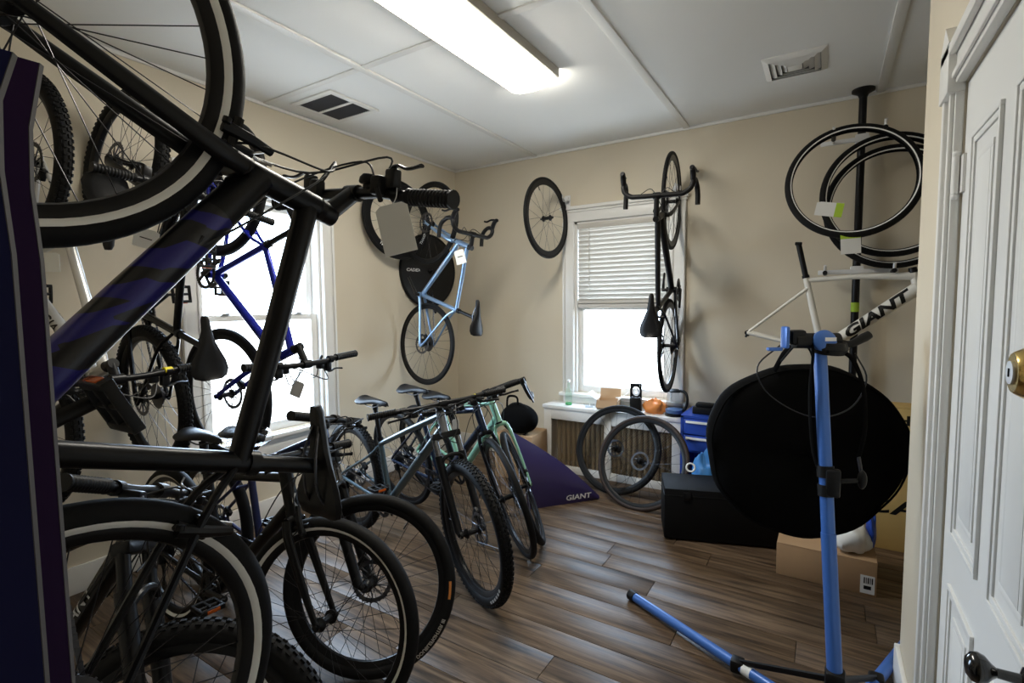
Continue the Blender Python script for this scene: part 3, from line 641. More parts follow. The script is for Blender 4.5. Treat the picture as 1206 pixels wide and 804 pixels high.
B1 = bike('mountain_bicycle', 'silver mountain bicycle with black down tube lettering hung rear wheel up', GH,
     (-3.1346, .6653, 2.0295), (-.0022, -.0285, -.9996), (.9889, .1484, -.0064), P(MT, wb=1.088, ca=2.2), paint('silver_paint', (.58, .58, .57), .35, .6), fork='susp', wheels=dict(knobby=True), steer=.022, letters=('GIANT', .045, BLKL, .6), sticker=1, fat=(.018, .024))
B2 = bike('mountain_bicycle', 'black mountain bicycle with knobby tires hung front wheel up beside silver one', GH,
     (-3.1486, 1.1463, .9815), (-.0172, -.0506, .9986), (.9998, -.0105, .0167), P(MT, wb=1.12, ca=1.2), paint('gloss_black', (.007, .007, .008), .25), fork='susp', wheels=dict(knobby=True), steer=-.199, letters=('GIANT', .040, SILV, .6))
B3 = bike('hybrid_bicycle', 'bright blue hybrid bicycle hung rear wheel up across the left window', GH,
     (-3.0052, 1.4322, 2.0302), (.012, -.0376, -.9992), (.9975, .0695, .0093), P(HY, cs=.443, wb=1.065, ha=69.5, ft=.429, ht=.149, st=.441, ca=1.9), paint('cobalt_blue', (.012, .02, .36), .25), wheels=dict(), steer=.049, forkm=paint('cobalt_blue', (.012, .02, .36)), fat=(.016, .021))
BE = bike('road_bicycle', 'pale metallic blue road bicycle with drop bars hung front wheel up by the corner', GH,
     (-3.1236, 3.1935, 1.1128), (.0128, .0568, .9983), (.988, -.1544, -.0039), P(RD, wb=.986, ha=68.9, ft=.366, ht=.146, st=.456, sad=.688, ca=2.6), paint('ice_blue', (.26, .40, .62), .28, .6), bars='drop', wheels=dict(nsp=24), steer=-.009, forkm=paint('ice_blue', (.26, .40, .62)), fat=(.015, .019), letters=('GIANT', .03, SILV, .55), pedal=False)
BF = bike('road_bicycle', 'black road bicycle with drop bars hung front wheel up in front of blind', GH,
     (-.9842, 4.0047, 1.1138), (.0054, .023, .9997), (.0743, -.997, .0225), P(RD, wb=1.024, ft=.368, ht=.148, sad=.705, stem=.14, ca=2.4), paint('satin_black', (.006, .006, .007)), bars='drop', wheels=dict(nsp=24, deep=.035), steer=-.022, fat=(.017, .022), pedal=False)
D0 = bike('mountain_bicycle', 'black mountain bicycle with knobby tires standing nearest the dark display boards', GS,
     (-2.292, .2999, 0), (.9965, .084, 0), (-.0164, .1941, .9809), P(MT, ft=.55, ht=.08, ca=.4), paint('gloss_black', (.007, .007, .008)), fork='susp', wheels=dict(knobby=True), steer=.672, letters=('GIANT', .042, SILV, .6), stm=BLKM)
D1 = bike('hybrid_bicycle', 'black city bicycle with rigid fork and reflective-striped tires standing on the floor', GS,
     (-2.5082, 1.0574, 0), (.9997, -.024, 0), (.0013, .0558, .9984), P(HY, ft=.367, ht=.151, sad=.631, ca=.2, tw=.048), paint('satin_black', (.006, .006, .007)), wheels=dict(stripe=True, nsp=32, hubm=BLKM), steer=.338, rotor=False, vbrake=True, bf=1.15, forkm=paint('satin_black', (.006, .006, .007)))
DB = bike('hybrid_bicycle', 'navy blue bicycle with suspension fork and lettered slick tire standing by striped-tire bicycle', GS,
     (-2.5963, 1.2664, 0), (1, .0049, 0), (-.0004, .071, .9975), P(MT, R=.341, tw=.05, ft=.511, ca=-.5, sad=.57), paint('navy_blue', (.012, .018, .075), .28), fork='susp', wheels=dict(nsp=32), steer=.545)
D2 = bike('mountain_bicycle', 'dark teal mountain bicycle with silver head tube and knobby tires standing on the floor', GS,
     (-2.5556, 2.1493, 0), (.9758, -.2188, 0), (.0033, .0148, .9999), P(MT, R=.343, wb=1.18, ft=.481, st=.355, sad=.596, bw=.738, ca=.9), paint('slate_teal', (.085, .125, .145), .28, .6), fork='susp', wheels=dict(knobby=True), steer=-.26, letters=('GIANT', .046, TEALL, .55), headm=paint('pewter_paint', (.30, .31, .33), .35, .6), sticker=1, fat=(.017, .024))
D3 = bike('hybrid_bicycle', 'black and blue flat-bar bicycle with narrow tires standing beside mint green one', GS,
     (-2.5356, 2.6183, 0), (.98, -.1992, 0), (-.0232, -.1143, .9932), P(HY, ft=.385, sad=.633, ca=.3, tw=.036), paint('black_blue', (.012, .022, .05), .25), wheels=dict(nsp=28), steer=-.499, fat=(.019, .023))
D4 = bike('gravel_bicycle', 'mint green bicycle with drop bars standing at the end of the row', GS,
     (-2.5316, 2.8983, 0), (.9686, -.2487, 0), (-.0432, -.1684, .9848), P(HY, ft=.401, ht=.15, sad=.56, bw=.46, ca=.6), paint('mint_green', (.30, .58, .42), .35, .0), bars='drop', wheels=dict(), steer=-.74, forkm=paint('mint_green', (.30, .58, .42)), fat=(.018, .024))
# lettering on the navy bicycle's tire
def tire_text(bk, p, steer, txt, a0, size, m, R, tw, name='tire_lettering', side=1):
    rim = [c for c in bk.children if c.name.startswith('front_wheel')][0]; tire = [c for c in rim.children if c.name.startswith('tire')][0]
    g = geo(p); s = Vector((g['s'][0], 0, g['s'][1])); ax = Vector((g['ax'][0], 0, g['ax'][1]))
    SM = Matrix.Translation(ax) @ Matrix.Rotation(steer, 4, s) @ Matrix.Translation(-ax); c = Vector((g['fh'][0], 0, g['fh'][1])); rt = tw/2; Rc = R-rt
    mb = text_mb(txt, size, 0, 1.0, .0006, cuts=3, xcuts=.01); vs = []
    for x, yv, z in mb.v:
        a = a0+side*x/Rc*(-1); ph = math.radians(72)-yv/rt; q = Vector((math.cos(a), 0, math.sin(a)))
        vs.append(tuple(SM @ (c+q*(Rc+rt*1.015*math.cos(ph))+Vector((0, side*rt*1.015*math.sin(ph), 0)))))
    mb.v = vs; return mb.build(name, m, rim, smooth=False)
tire_text(DB, P(MT, R=.341, tw=.05, ft=.511), .545, 'DOUBLEFIGHTER III', -.55, .019, paint('tire_print', (.62, .60, .55)), .341, .05, side=-1)
def tire_patch(bk, p, steer, a0, a1, d0, d1, m, side=-1, name='tire_print', n=8):
    rim = [c for c in bk.children if c.name.startswith('front_wheel')][0]
    g = geo(p); sv = Vector((g['s'][0], 0, g['s'][1])); ax = Vector((g['ax'][0], 0, g['ax'][1])); R, tw = p['R'], p['tw']
    SM = Matrix.Translation(ax) @ Matrix.Rotation(steer, 4, sv) @ Matrix.Translation(-ax); c = Vector((g['fh'][0], 0, g['fh'][1])); rt = tw/2; Rc = R-rt; mb = MB(); vs = []; fs = []
    for i in range(n+1):
        a = a0+(a1-a0)*i/n; q = Vector((math.cos(a), 0, math.sin(a)))
        for j in range(4):
            ph = math.radians(d0+(d1-d0)*j/3); vs.append(SM @ (c+q*(Rc+rt*1.015*math.cos(ph))+Vector((0, side*rt*1.015*math.sin(ph), 0))))
    for i in range(n):
        for j in range(3): a = i*4+j; fs.append((a, a+1, a+5, a+4))
    return mb.add(vs, fs).build(name, m, rim)
tire_patch(DB, P(MT, R=.341, tw=.05, ft=.511), .545, -.06, .14, 62, 84, paint('orange_print', (.75, .26, .05)))
for q in range(6): tire_patch(D2, P(MT, R=.343, wb=1.18, ft=.481), -.26, -.95+q*.085, -.95+q*.085+.055, 76, 100, paint('tire_print', (.62, .60, .55)), n=3)
# ------------------------------------------------------------------ loose wheels
def axis_M(c, n, R, up=(0, 0, 1)):
    n = Vector(n).normalized(); z = Vector(up); z = (z-n*z.dot(n)).normalized(); x = n.cross(z)
    t = Vector(c)-z*R
    return Matrix(((x.x, n.x, z.x, t.x), (x.y, n.y, z.y, t.y), (x.z, n.z, z.z, t.z), (0, 0, 0, 1)))
def loose_wheel(label, c, n, R, tw, group=None, **k):
    r = tag(empty('spoked_wheel', M=axis_M(c, n, R)), label, 'wheel', group); w = wheel(r, 'rim', (0, 0, R), R, tw, **k); return r, w
def arc_text(txt, size, c, rad, a0, y, m, parent, side=1, bold=.0008, wide=1.2, flip=1):
    mb = text_mb(txt, size, 0, wide, bold, cuts=2, xcuts=.012); vs = []
    for x, yv, z in mb.v:
        a = a0-flip*side*x/rad; r_ = rad+flip*yv; vs.append((c[0]+r_*math.cos(a), c[1]+side*y, c[2]+r_*math.sin(a)))
    mb.v = vs; return mb.build('rim_lettering', m, parent, smooth=False)
WLET = paint('white_lettering', (.75, .75, .75), metal=0)
r, w = loose_wheel('deep-rim road wheel hung flat on left wall behind pale blue bicycle', (-3.055, 3.12, 2.143), (.98, -.18, .077), .335, .028, deep=.05, nsp=20)
for a in (-2.6, -1.0, .9): arc_text('GIANT', .03, (0, 0, .335), .335-.028-.026, a, .0125, WLET, w, side=-1, flip=-1); arc_text('GIANT', .03, (0, 0, .335), .335-.028-.026, a, .0125, WLET, w, side=1, flip=-1)
r, w = loose_wheel('solid black disc wheel with white lettering on left wall behind pale blue bicycle', (-3.108, 3.55, 1.742), (.99, -.12, -.02), .335, .026, disc=True)
for sg in (1, -1):
    mb = text_mb('CADEX', .036, .2, 1.35, .0012); mb.v = [(sg*-x*1.0, sg*(.0162), .335+y_+.0) for x, y_, z in mb.v]
    mb.v = [(q[0]+sg*.19, q[1], q[2]) for q in mb.v]; mb.build('lettering', WLET, w, smooth=False)
r, w = loose_wheel('road wheel hanging from wall hook left of back window', (-1.955, 3.69, 2.125), (.997, -.08, .01), .325, .026, deep=.036, nsp=20)
for a in (-1.2, 2.6): arc_text('GIANT', .024, (0, 0, .325), .325-.026-.02, a, .0125, SILV, w, side=-1, flip=-1)
loose_wheel('black wheel with disc rotor leaning on radiator cover, behind another wheel', (-1.33, 3.645, .317), (.03, .93, -.36), .34, .032, deep=.022, rotor=.065, rotor_side=-1, cassette=.0, nsp=24)
r, w = loose_wheel('black wheel with brown sidewall and rotor leaning in front of another wheel', (-1.085, 3.475, .300), (.10, .90, -.43), .34, .032, deep=.022, rotor=.065, rotor_side=-1, nsp=24, tire=mat('brown_sidewall', (.026, .014, .010), .6, var=.2, scale=20))
# wall hooks
def hook(label, p, d, ln, group='wheel hooks on the walls'):
    d = Vector(d).normalized(); p = Vector(p); r = tag(empty('wall_hook', p), label, 'hook', group); side = Vector((0, 0, 1)).cross(d)
    M3 = Matrix((side, d, Vector((0, 0, 1)))).transposed()
    MB().box(d*.006, (.05, .012, .12), M3, .004).build('plate', GREYW, r)
    MB().tube(catmull([Vector((0, 0, 0)), d*(ln*.6), d*ln+Vector((0, 0, .005)), d*(ln+.012)+Vector((0, 0, .05))], 4), .006, 8).build('arm', STEEL, r)
    MB().box(d*(ln*.5)+Vector((0, 0, .02)), (.06, .03, .035), M3, .008).build('grip_block', GREYW, r)
hook('grey wall hook holding the single wheel left of back window', (-1.925, YB, 2.30), (0, -1, 0), .10)
hook('grey wall hook above window holding black road bicycle', (-.985, YB-.036, 2.27), (0, -1, 0), .08)
hook('grey wall hook holding pale blue road bicycle by front wheel', (XL, 3.21, 2.35), (1, 0, 0), .12)
# ------------------------------------------------------------------ tension pole with tires and white frame
px_, py_ = .155, 3.94
po = tag(empty('tension_pole', (px_, py_, 0)), 'black floor-to-ceiling pole carrying tires and white bicycle frame', 'pole')
MB().tube([(0, 0, .03), (0, 0, H-.03)], .022, 16).build('pole', BLKM, po)
MB().lathe([(.001, 0), (.062, 0), (.062, -.012), (.03, -.03), (.022, -.05), (.001, -.05)], (0, 0, H), (0, 0, 1), 28).build('top_plate', BLKP, po)
MB().lathe([(.001, 0), (.065, 0), (.065, .012), (.03, .03), (.022, .05), (.001, .05)], (0, 0, 0), (0, 0, 1), 28).build('foot', BLKP, po)
MB().tube([(0, 0, 1.36), (0, 0, 1.42)], .0235, 16).build('green_band', GREEN, po)
for z in (2.43, 1.615):
    hr = MB().box((0, -.035, z), (.07, .06, .07), None, .006).box((-.09 if z > 2 else 0, -.07, z), (.26 if z > 2 else .42, .012, .028), None, .003).build('hanger_bracket', GREYW, po)
    for x in ((-.15, .10) if z > 2 else (-.17, .17)):
        MB().tube(catmull([Vector((x, -.07, z)), Vector((x, -.18, z-.012)), Vector((x, -.27, z-.015)), Vector((x, -.31, z+.03))], 4), .008, 8).build('arm', GREYW, hr)
        MB().tube([(x, -.20, z-.014), (x, -.30, z-.012)], .013, 10).build('arm_pad', BLKP, hr)
def tire_only(label, c, n, R, tw):
    o = tag(empty('spare_tire', M=axis_M(c, n, R)), label, 'tire', 'spare tires hung on the pole'); rt = tw/2; Rc = R-rt
    prof = [(Rc+rt*math.cos(math.radians(a)), rt*math.sin(math.radians(a))) for a in range(-140, 141, 20)]
    prof += [(Rc+rt*.86*math.cos(math.radians(a)), rt*.86*math.sin(math.radians(a))) for a in range(140, -141, -20)]
    MB().lathe(prof, (0, 0, R), (0, 1, 0), 72, True).build('casing', RUB, o)
    for s in (-1, 1): MB().lathe([(Rc+rt*1.02*math.cos(math.radians(a)), s*rt*1.02*math.sin(math.radians(a))) for a in (104, 112, 120)], (0, 0, R), (0, 1, 0), 72).build('reflective_stripe', REFL, o)
    return o
tire_only('black tire with thin reflective stripe hung on pole, leftmost of three', (.103, 3.60, 2.128), (-.09, .978, -.19), .346, .048)
tire_only('black striped tire hung on pole with a green and white tag', (.305, 3.765, 2.055), (-.20, .97, -.10), .372, .048)
tire_only('black striped tire hung rearmost on the pole', (.328, 3.83, 1.993), (-.16, .98, -.06), .372, .048)
def hang_tag(label, c, w, h, right, up, m=PAPER, strip=None, string=None, group=None, hole=True, lines=0):
    right = Vector(right).normalized(); up = Vector(up); up = (up-right*up.dot(right)).normalized(); n = right.cross(up)
    M = Matrix(((right.x, up.x, n.x, c[0]), (right.y, up.y, n.y, c[1]), (right.z, up.z, n.z, c[2]), (0, 0, 0, 1)))
    r = tag(empty('hang_tag', M=M), label, 'tag', group)
    MB().prism([(-w/2, -h/2, 0), (w/2, -h/2, 0), (w/2, h*.42, 0), (w*.34, h/2, 0), (-w*.34, h/2, 0), (-w/2, h*.42, 0)], (0, 0, .0016)).build('card', m, r, smooth=False)
    if strip: MB().box((0, strip[1]*h, .0008), (w*1.002, h*strip[2], .0024)).build('printed_band', strip[0], r)
    if lines:
        MB().box((0, .02*h, .0018), (w*.5, h*.05, .0004)).build('print', BLKP, r)
    if string:
        q = M.inverted() @ Vector(string); MB().tube(catmull([Vector((0, h*.44, .001)), q*.5+Vector((.004, h*.2, .003)), q], 4), .0009, 5).build('string', PAPER, r)
    return r
CR = Vector((.848, .53, 0))
hang_tag('white and green paper tag on the leftmost hung tire', (-.005, 3.545, 1.967), .14, .080, (.95, .1, -.18), (.1, 0, 1), hole=False)
tg = [o for o in bpy.data.objects if o.get('label', '').startswith('white and green')][0]
MB().box((.05, 0, .0008), (.04, .0802, .0024)).build('printed_band', GREEN, tg)
o = hang_tag('green-topped white paper tag on lower hung tires', (.106, 3.525, 1.765), .10, .13, (.95, .2, .05), (0, 0, 1), strip=(GREEN, .32, .30))
# bare white frame
def bare_frame():
    p = P(RD, cs=.432, wb=1.005, ft=.325, ht=.122, st=.462, sad=.711); g = geo(p); V = lambda k: Vector((g[k][0], 0, g[k][1]))
    r = tag(empty('bare_frame', M=frame_M((-.4637, 3.6636, .893), (.9969, .0251, -.0752), (.0753, -.003, .9972))), 'bare white road bicycle frame with black lettering hung on pole', 'bicycle frame')
    s = Vector((g['s'][0], 0, g['s'][1])); t = Vector((g['t'][0], 0, g['t'][1])); bb, sc, hb, ht, rh = V('bb'), V('sc'), V('hb'), V('ht'), V('rh')
    ttf = ht-s*.02; dtf = hb+s*.03; fm = paint('frame_white', (.74, .72, .66), .3, 0.)
    fr = MB().tube([hb-s*.005, ht], [.024, .021], 16).tube([sc-t*.02, (sc+ttf)/2, ttf], [.014, .015, .024], 14).tube([bb, (bb+dtf)/2, dtf], [.034, .034, .037], 18).tube([bb, sc], [.020, .018], 14).tube([bb+Vector((0, -.04, 0)), bb+Vector((0, .04, 0))], .024, 16)
    for y in (-1, 1):
        do = rh+Vector((0, y*.062, 0))
        fr.tube([bb+Vector((-.01, y*.026, 0)), do], [.015, .011], 10)
        fr.tube([sc-t*.07+Vector((-.004, y*.012, 0)), do], [.010, .0085], 10)
    f = fr.build('frame', fm, r)
    for y in (-1, 1): MB().disc(rh+Vector((0, y*.062, 0)), (0, 1, 0), 0, .015, .010, 14).tube([rh+Vector((.0, y*.062, 0)), rh+Vector((-.004, y*.062, -.03))], .007, 8).build('dropout', BLKM, f)
    for sd in (1, -1): letter_on_tube('GIANT', bb, dtf, .0350, .038, .078, BLKL, f, .57, wide=1.6, side=sd, bold=.0035, shear=.25)
    MB().tube([sc, sc+t*.21], .016, 14).box(sc+t*.215, (.04, .04, .02), None, .005).build('seatpost', BLKM, r)
    MB().tube([sc-t*.005, sc+t*.012], .021, 14).build('seat_clamp', BLKM, r)
    MB().tube([ht, ht+s*.03], [.024, .02], 14).build('headset_cap', BLKM, r)
bare_frame()
# ------------------------------------------------------------------ repair stand
apex = Vector((.07, 1.85, .045)); top = Vector((-.015, 2.008, 1.262)); ax_ = (top-apex).normalized()
st = tag(empty('repair_stand', (.07, 1.85, 0)), 'blue folding bicycle repair stand with black clamp head', 'repair stand')
B0 = Vector((.07, 1.85, 0))
def S(p): return Vector(p)-B0
MB().tube([S(apex), S(apex+ax_*.62)], .0225, 16).build('lower_tube', STBLUE, st)
MB().tube([S(apex+ax_*.60), S(top)], .0205, 16).build('upper_tube', STBLUE, st)
colz = apex+ax_*.79
cl = MB().tube([S(colz-ax_*.05), S(colz-ax_*.012)], .026, 14).tube([S(colz+ax_*.012), S(colz+ax_*.05)], .026, 14).box(S(colz)+Vector((.02, -.01, 0)), (.042, .042, .09), None, .008).build('height_collar', BLKP, st)
MB().tube([S(colz)+Vector((.03, -.02, .01)), S(colz)+Vector((.085, .012, .012))], .008, 8).ball(S(colz)+Vector((.10, .02, .015)), (.014, .014, .032), 12, 8).build('collar_knob', BLKP, st)
feet = [Vector((-.765, 2.286, .024)), Vector((.40, 2.74, .024))]
lc = apex+ax_*.155
MB().box(S(lc), (.058, .058, .065), None, .01).build('leg_collar', BLKP, st)
MB().box(S(apex), (.08, .08, .07), None, .012).build('base_block', BLKP, st)
for f in feet:
    d = (f-apex).normalized()
    lg = MB().tube([S(apex), S(f-d*.03)], .0205, 14).build('leg', STBLUE, st)
    MB().tube([S(f-d*.035), S(f)], .024, 14).build('foot_cap', BLKP, lg)
    if f.x < 0: MB().tube([S(apex+d*.30), S(apex+d*.335)], .0212, 14).build('white_label', PAPER, lg)
    a = apex+d*.36; MB().tube([S(a+Vector((0, 0, .012))), S(lc)], .012, 8, flat=.6).build('strut', BLKM, st)
    MB().box(S(a), (.05, .05, .05), None, .01).build('strut_bracket', BLKP, st)
hd = top+Vector((0, 0, .03)); rr_ = CR
MB().tube([S(hd-rr_*.09), S(hd+rr_*.06)], .026, 16).build('clamp_barrel', BLKP, st)
MB().lathe([(.001, .018), (.026, .016), (.037, .006), (.037, -.01), (.001, -.01)], S(hd)+Vector((.012, -.026, 0)), (.45, -.85, .25), 28).build('clamp_cover', STBLUE, st)
MB().box(S(hd)+Vector((.030, -.050, .008)), (.035, .002, .012), Matrix.Rotation(.5, 3, 'Z')).build('cover_sticker', PAPER, st)
jl = hd-rr_*.12
MB().box(S(jl)+Vector((0, 0, .012)), (.013, .042, .075), Matrix.Rotation(.56, 3, 'Z'), .006).build('fixed_jaw', STBLUE, st)
MB().box(S(jl-rr_*.035)+Vector((0, 0, -.028)), (.05, .02, .012), Matrix.Rotation(.56, 3, 'Z'), .004).build('jaw_tongue', STBLUE, st)
MB().box(S(jl+rr_*.04)+Vector((0, 0, .012)), (.05, .04, .05), Matrix.Rotation(.56, 3, 'Z'), .01).build('moving_jaw', BLKP, st)
MB().tube(catmull([S(hd+rr_*.05), S(hd+rr_*.10)+Vector((0, -.02, -.012)), S(hd+rr_*.165)+Vector((0, -.02, .02))], 4), [.014, .013, .012, .012, .012, .013, .014, .016, .014], 10).build('lever', BLKP, st)
MB().lathe([(.001, .02), (.05, .02), (.058, 0), (.05, -.02), (.001, -.02)], S(hd+rr_*.03)+Vector((0, -.01, -.022)), (.1, -.1, 1), 26).build('swivel_cap', BLKP, st)
# ------------------------------------------------------------------ round wheel bag hanging from the stand
R0 = .41
bn = Vector((-.33, .94, .02)).normalized(); bc = Vector((-.075, 2.55, .77))
bg = tag(empty('wheel_bag', M=axis_M(bc, bn, R0)), 'large round black fabric wheel bag hanging behind blue repair stand', 'bag')
mb = MB().lathe([(.001, -.075), (.20, -.078), (.33, -.070), (.385, -.052), (.40, -.030), (.404, 0), (.40, .030), (.385, .052), (.33, .068), (.001, .075)], (0, 0, R0), (0, 1, 0), 72)
for i, q in enumerate(mb.v):
    dx, dz = q[0], q[2]-R0; a = math.atan2(dz, dx); k = 1+.018*math.sin(3*a+.6)+.012*math.sin(5*a+1.2)+.006*math.sin(11*a)
    mb.v[i] = (dx*k*1.01, q[1]+.008*math.sin(4*a+8*math.hypot(dx, dz)), R0+dz*k*.965)
mb.build('shell', BLKF, bg)
for yy in (-.052, .052):
    mb = MB(); pts = []
    for i in range(73):
        a = 2*math.pi*i/72; k = 1+.018*math.sin(3*a+.6)+.012*math.sin(5*a+1.2)+.006*math.sin(11*a); pts.append(Vector((.387*k*1.01*math.cos(a), yy*1.06, R0+.387*k*.965*math.sin(a))))
    mb.tube(pts, .005, 6).build('piping', BLKF, bg)
for sg in (-1,):
    MB().tube(catmull([Vector((-.14, -.06, .77)), Vector((-.10, -.10, .87)), Vector((-.03, -.10, .885)), Vector((.02, -.06, .80))], 6), .011, 8, flat=.35).build('handle', BLKF, bg)
Mi = axis_M(bc, bn, R0).inverted(); hk = hd+Vector((.0, -.03, -.03))
def bl_(p): return Mi @ Vector(p)
MB().tube(catmull([bl_(bc+Vector((-.1, -.06, .38))), bl_(hd+Vector((-.05, .03, .01))), bl_(hk+Vector((-.02, -.012, .0))), bl_(hk+Vector((-.025, -.012, -.15))), bl_(hk+Vector((-.012, -.02, -.33))), bl_(hk+Vector((.014, -.03, -.42)))], 6), .0075, 8, flat=.4).build('strap', BLKF, bg)
MB().tube(catmull([bl_(hk+Vector((.02, -.02, .0))), bl_(hk+Vector((.085, .03, -.02))), bl_(hk+Vector((.125, .04, -.12))), bl_(hk+Vector((.135, .04, -.26))), bl_(hk+Vector((.12, .03, -.36)))], 6), .0075, 8, flat=.4).build('strap', BLKF, bg)
MB().tube([bl_(hk+Vector((.12, .03, -.355))), bl_(hk+Vector((.13, .028, -.41)))], .006, 8).build('strap_buckle', DSTEEL, bg)
MB().tube(catmull([bl_(hk+Vector((-.11, .0, .02))), bl_(hk+Vector((-.19, .02, -.07))), bl_(hk+Vector((-.15, .03, -.17))), bl_(hk+Vector((-.02, .03, -.235))), bl_(hk+Vector((.09, .05, -.20))), bl_(hk+Vector((.135, .06, -.10))), bl_(hk+Vector((.10, .04, -.01)))], 6), .0028, 6).build('cord', CABLE, bg)
# ------------------------------------------------------------------ boxes and case by the back wall
def carton(name, label, loc, sz, rz, m, flaps=None, cat='box', tape=True):
    r = tag(empty(name, loc, rz), label, cat); w, d, h = sz
    b0 = MB().bb(-w/2, w/2, -d/2, d/2, 0, h, .003).build('body', m, r)
    if tape:
        MB().bb(-.0+(-w/2), w/2, -.022, .022, h-.0005, h+.0006).build('tape', mat('packing_tape', (.45, .32, .18), .3), r)
    for s in (-1, 1): MB().bb(-w/2+.002, w/2-.002, s*.002, s*(d/2), h, h+.003).build('flap', m, r)
    return r
cb = carton('cardboard_box', 'low brown cardboard box with white label on floor behind repair stand', (.03, 3.075, 0), (.43, .34, .168), 0, CARD)
MB().box((.178, -.1712, .055), (.058, .001, .09)).build('shipping_label', PAPER, cb)
for i in range(5): MB().box((.165+i*.008, -.172, .075), (.003 if i % 2 else .005, .0006, .03)).build('barcode_bar', BLKP, cb)
MB().box((.178, -.172, .04), (.03, .0006, .018)).build('label_print', BLKP, cb)
def crumple(c, rad, seed, m, name, label, cat, n=26, k=16, amp=.25, flatb=True, group=None):
    rnd = random.Random(seed); ph = [(rnd.uniform(2, 6), rnd.uniform(2, 6), rnd.uniform(0, 6.28), rnd.uniform(.3, 1)) for _ in range(7)]
    mb = MB().ball((0, 0, 0), 1., n, k); vs = []
    for q in mb.v:
        v = Vector(q); a = math.atan2(v.y, v.x); e = math.asin(max(-1, min(1, v.z)))
        f = 1+amp*sum(w*math.sin(i*a+p)*math.cos(j*e+p) for i, j, p, w in [(round(i), j, p, w) for i, j, p, w in ph])/3
        v = v*f; z = v.z*rad[2]
        if flatb: z = max(z, -rad[2]*.72)
        vs.append((v.x*rad[0], v.y*rad[1], z+(rad[2]*.72 if flatb else 0)))
    mb.v = vs; o = mb.build(name, m); o.location = c; tag(o, label, cat, group); return o
crumple((.135, 3.02, .174), (.085, .10, .085), 4, PAPER, 'plastic_bag', 'white plastic bag lying on low cardboard box', 'bag')
crumple((.228, 3.12, .174), (.022, .08, .11), 9, CABBL, 'blue_pouch', 'blue pouch tucked beside white bag on low cardboard box', 'pouch')
yb = carton('tall_carton', 'tall yellow-brown shipping carton with black printing standing against back wall', (.60, 3.62, 0), (.72, .20, .825), 0, CARDY)
text_on('HI', .075, (-.205, -.1008, .755), (1, 0, 0), (0, 0, 1), BLKL, parent=yb, wide=1.3, bold=.002)
text_on('W', .028, (-.19, -.1008, .69), (1, 0, 0), (0, 0, 1), BLKL, parent=yb, wide=1.2, bold=.001)
text_on('CA', .12, (-.26, -.1008, .25), (1, 0, 0), (0, 0, 1), BLKL, parent=yb, wide=1.9, bold=.002)
bx_ = tag(empty('equipment_case', (-.53, 3.24, 0), math.atan2(.22, .64)), 'black box-shaped equipment case on floor below blue tool cabinet', 'case')
BLKC = mat('case_black', (.0035, .0035, .004), .7, var=.15, spec=.2)
MB().bb(-.33, .33, -.15, .15, .012, .318, .006).build('body', BLKC, bx_)
MB().bb(-.332, .332, -.152, .152, .275, .28, .002).build('lid_seam', BLKP, bx_)
for s in (-1, 1): MB().box((s*.2, -.153, .276), (.045, .012, .05), None, .004).build('latch', BLKM, bx_)
for sx in (-1, 1):
    for sy in (-1, 1): MB().lathe([(.001, 0), (.018, 0), (.016, .013), (.001, .013)], (sx*.29, sy*.11, 0), (0, 0, 1), 12).build('foot', BLKP, bx_)
# blue tool cabinet
tc = tag(empty('tool_cabinet', (-.60, 3.79, 0)), 'blue metal tool cabinet with white-handled drawers beside radiator cover', 'cabinet')
MB().bb(-.25, -.232, -.19, .19, .03, .64).bb(.232, .25, -.19, .19, .03, .64).bb(-.25, .25, -.19, .19, .625, .642).bb(-.25, .25, .172, .19, .03, .64).bb(-.25, .25, -.19, .19, .03, .048).bb(-.25, .25, -.17, .19, .38, .395).build('body', CABBL, tc)
for z in (.40, .515):
    for x in (-.117, .117):
        d = MB().bb(x-.11, x+.11, -.198, -.02, z, z+.105, .003).build('drawer', CABBL, tc)
        MB().bb(x-.095, x+.095, -.212, -.198, z+.078, z+.094, .003).build('drawer_pull', REFL, d)
for x in (-.22, .22):
    for y in (-.16, .16): MB().tube([(x, y, 0), (x, y, .03)], .018, 10).build('foot', BLKP, tc)
ob = MB().bb(-.09, .09, -.05, .05, 0, .05, .006).bb(-.07, .05, -.04, .04, .05, .075, .006).build('tool_tray', BLKP); ob.location = (-.70, 3.73, .642); tag(ob, 'black tool tray on top of blue cabinet', 'tray')
ob = tag(empty('spray_bottle', (-.585, 3.75, .642)), 'small white bottle with black cap on blue cabinet', 'bottle')
MB().lathe([(.001, 0), (.024, 0), (.026, .01), (.026, .085), (.012, .10), (.001, .10)], (0, 0, 0), (0, 0, 1), 18).build('body', PAPER, ob); MB().lathe([(.001, .10), (.013, .10), (.013, .128), (.001, .13)], (0, 0, 0), (0, 0, 1), 14).build('cap', BLKP, ob)
bb_ = crumple((-.665, 3.455, .0), (.085, .07, .24), 12, BLBAG, 'plastic_bag', 'crumpled blue plastic bag standing in front of blue cabinet', 'bag', amp=.3)
ob = MB().torus((0, 0, 0), (.3, -.9, .2), .026, .006, 24, 8, 1.0).build('white_ring', REFL); ob.location = (-.725, 3.36, .352); tag(ob, 'white ring against crumpled blue bag', 'ring')
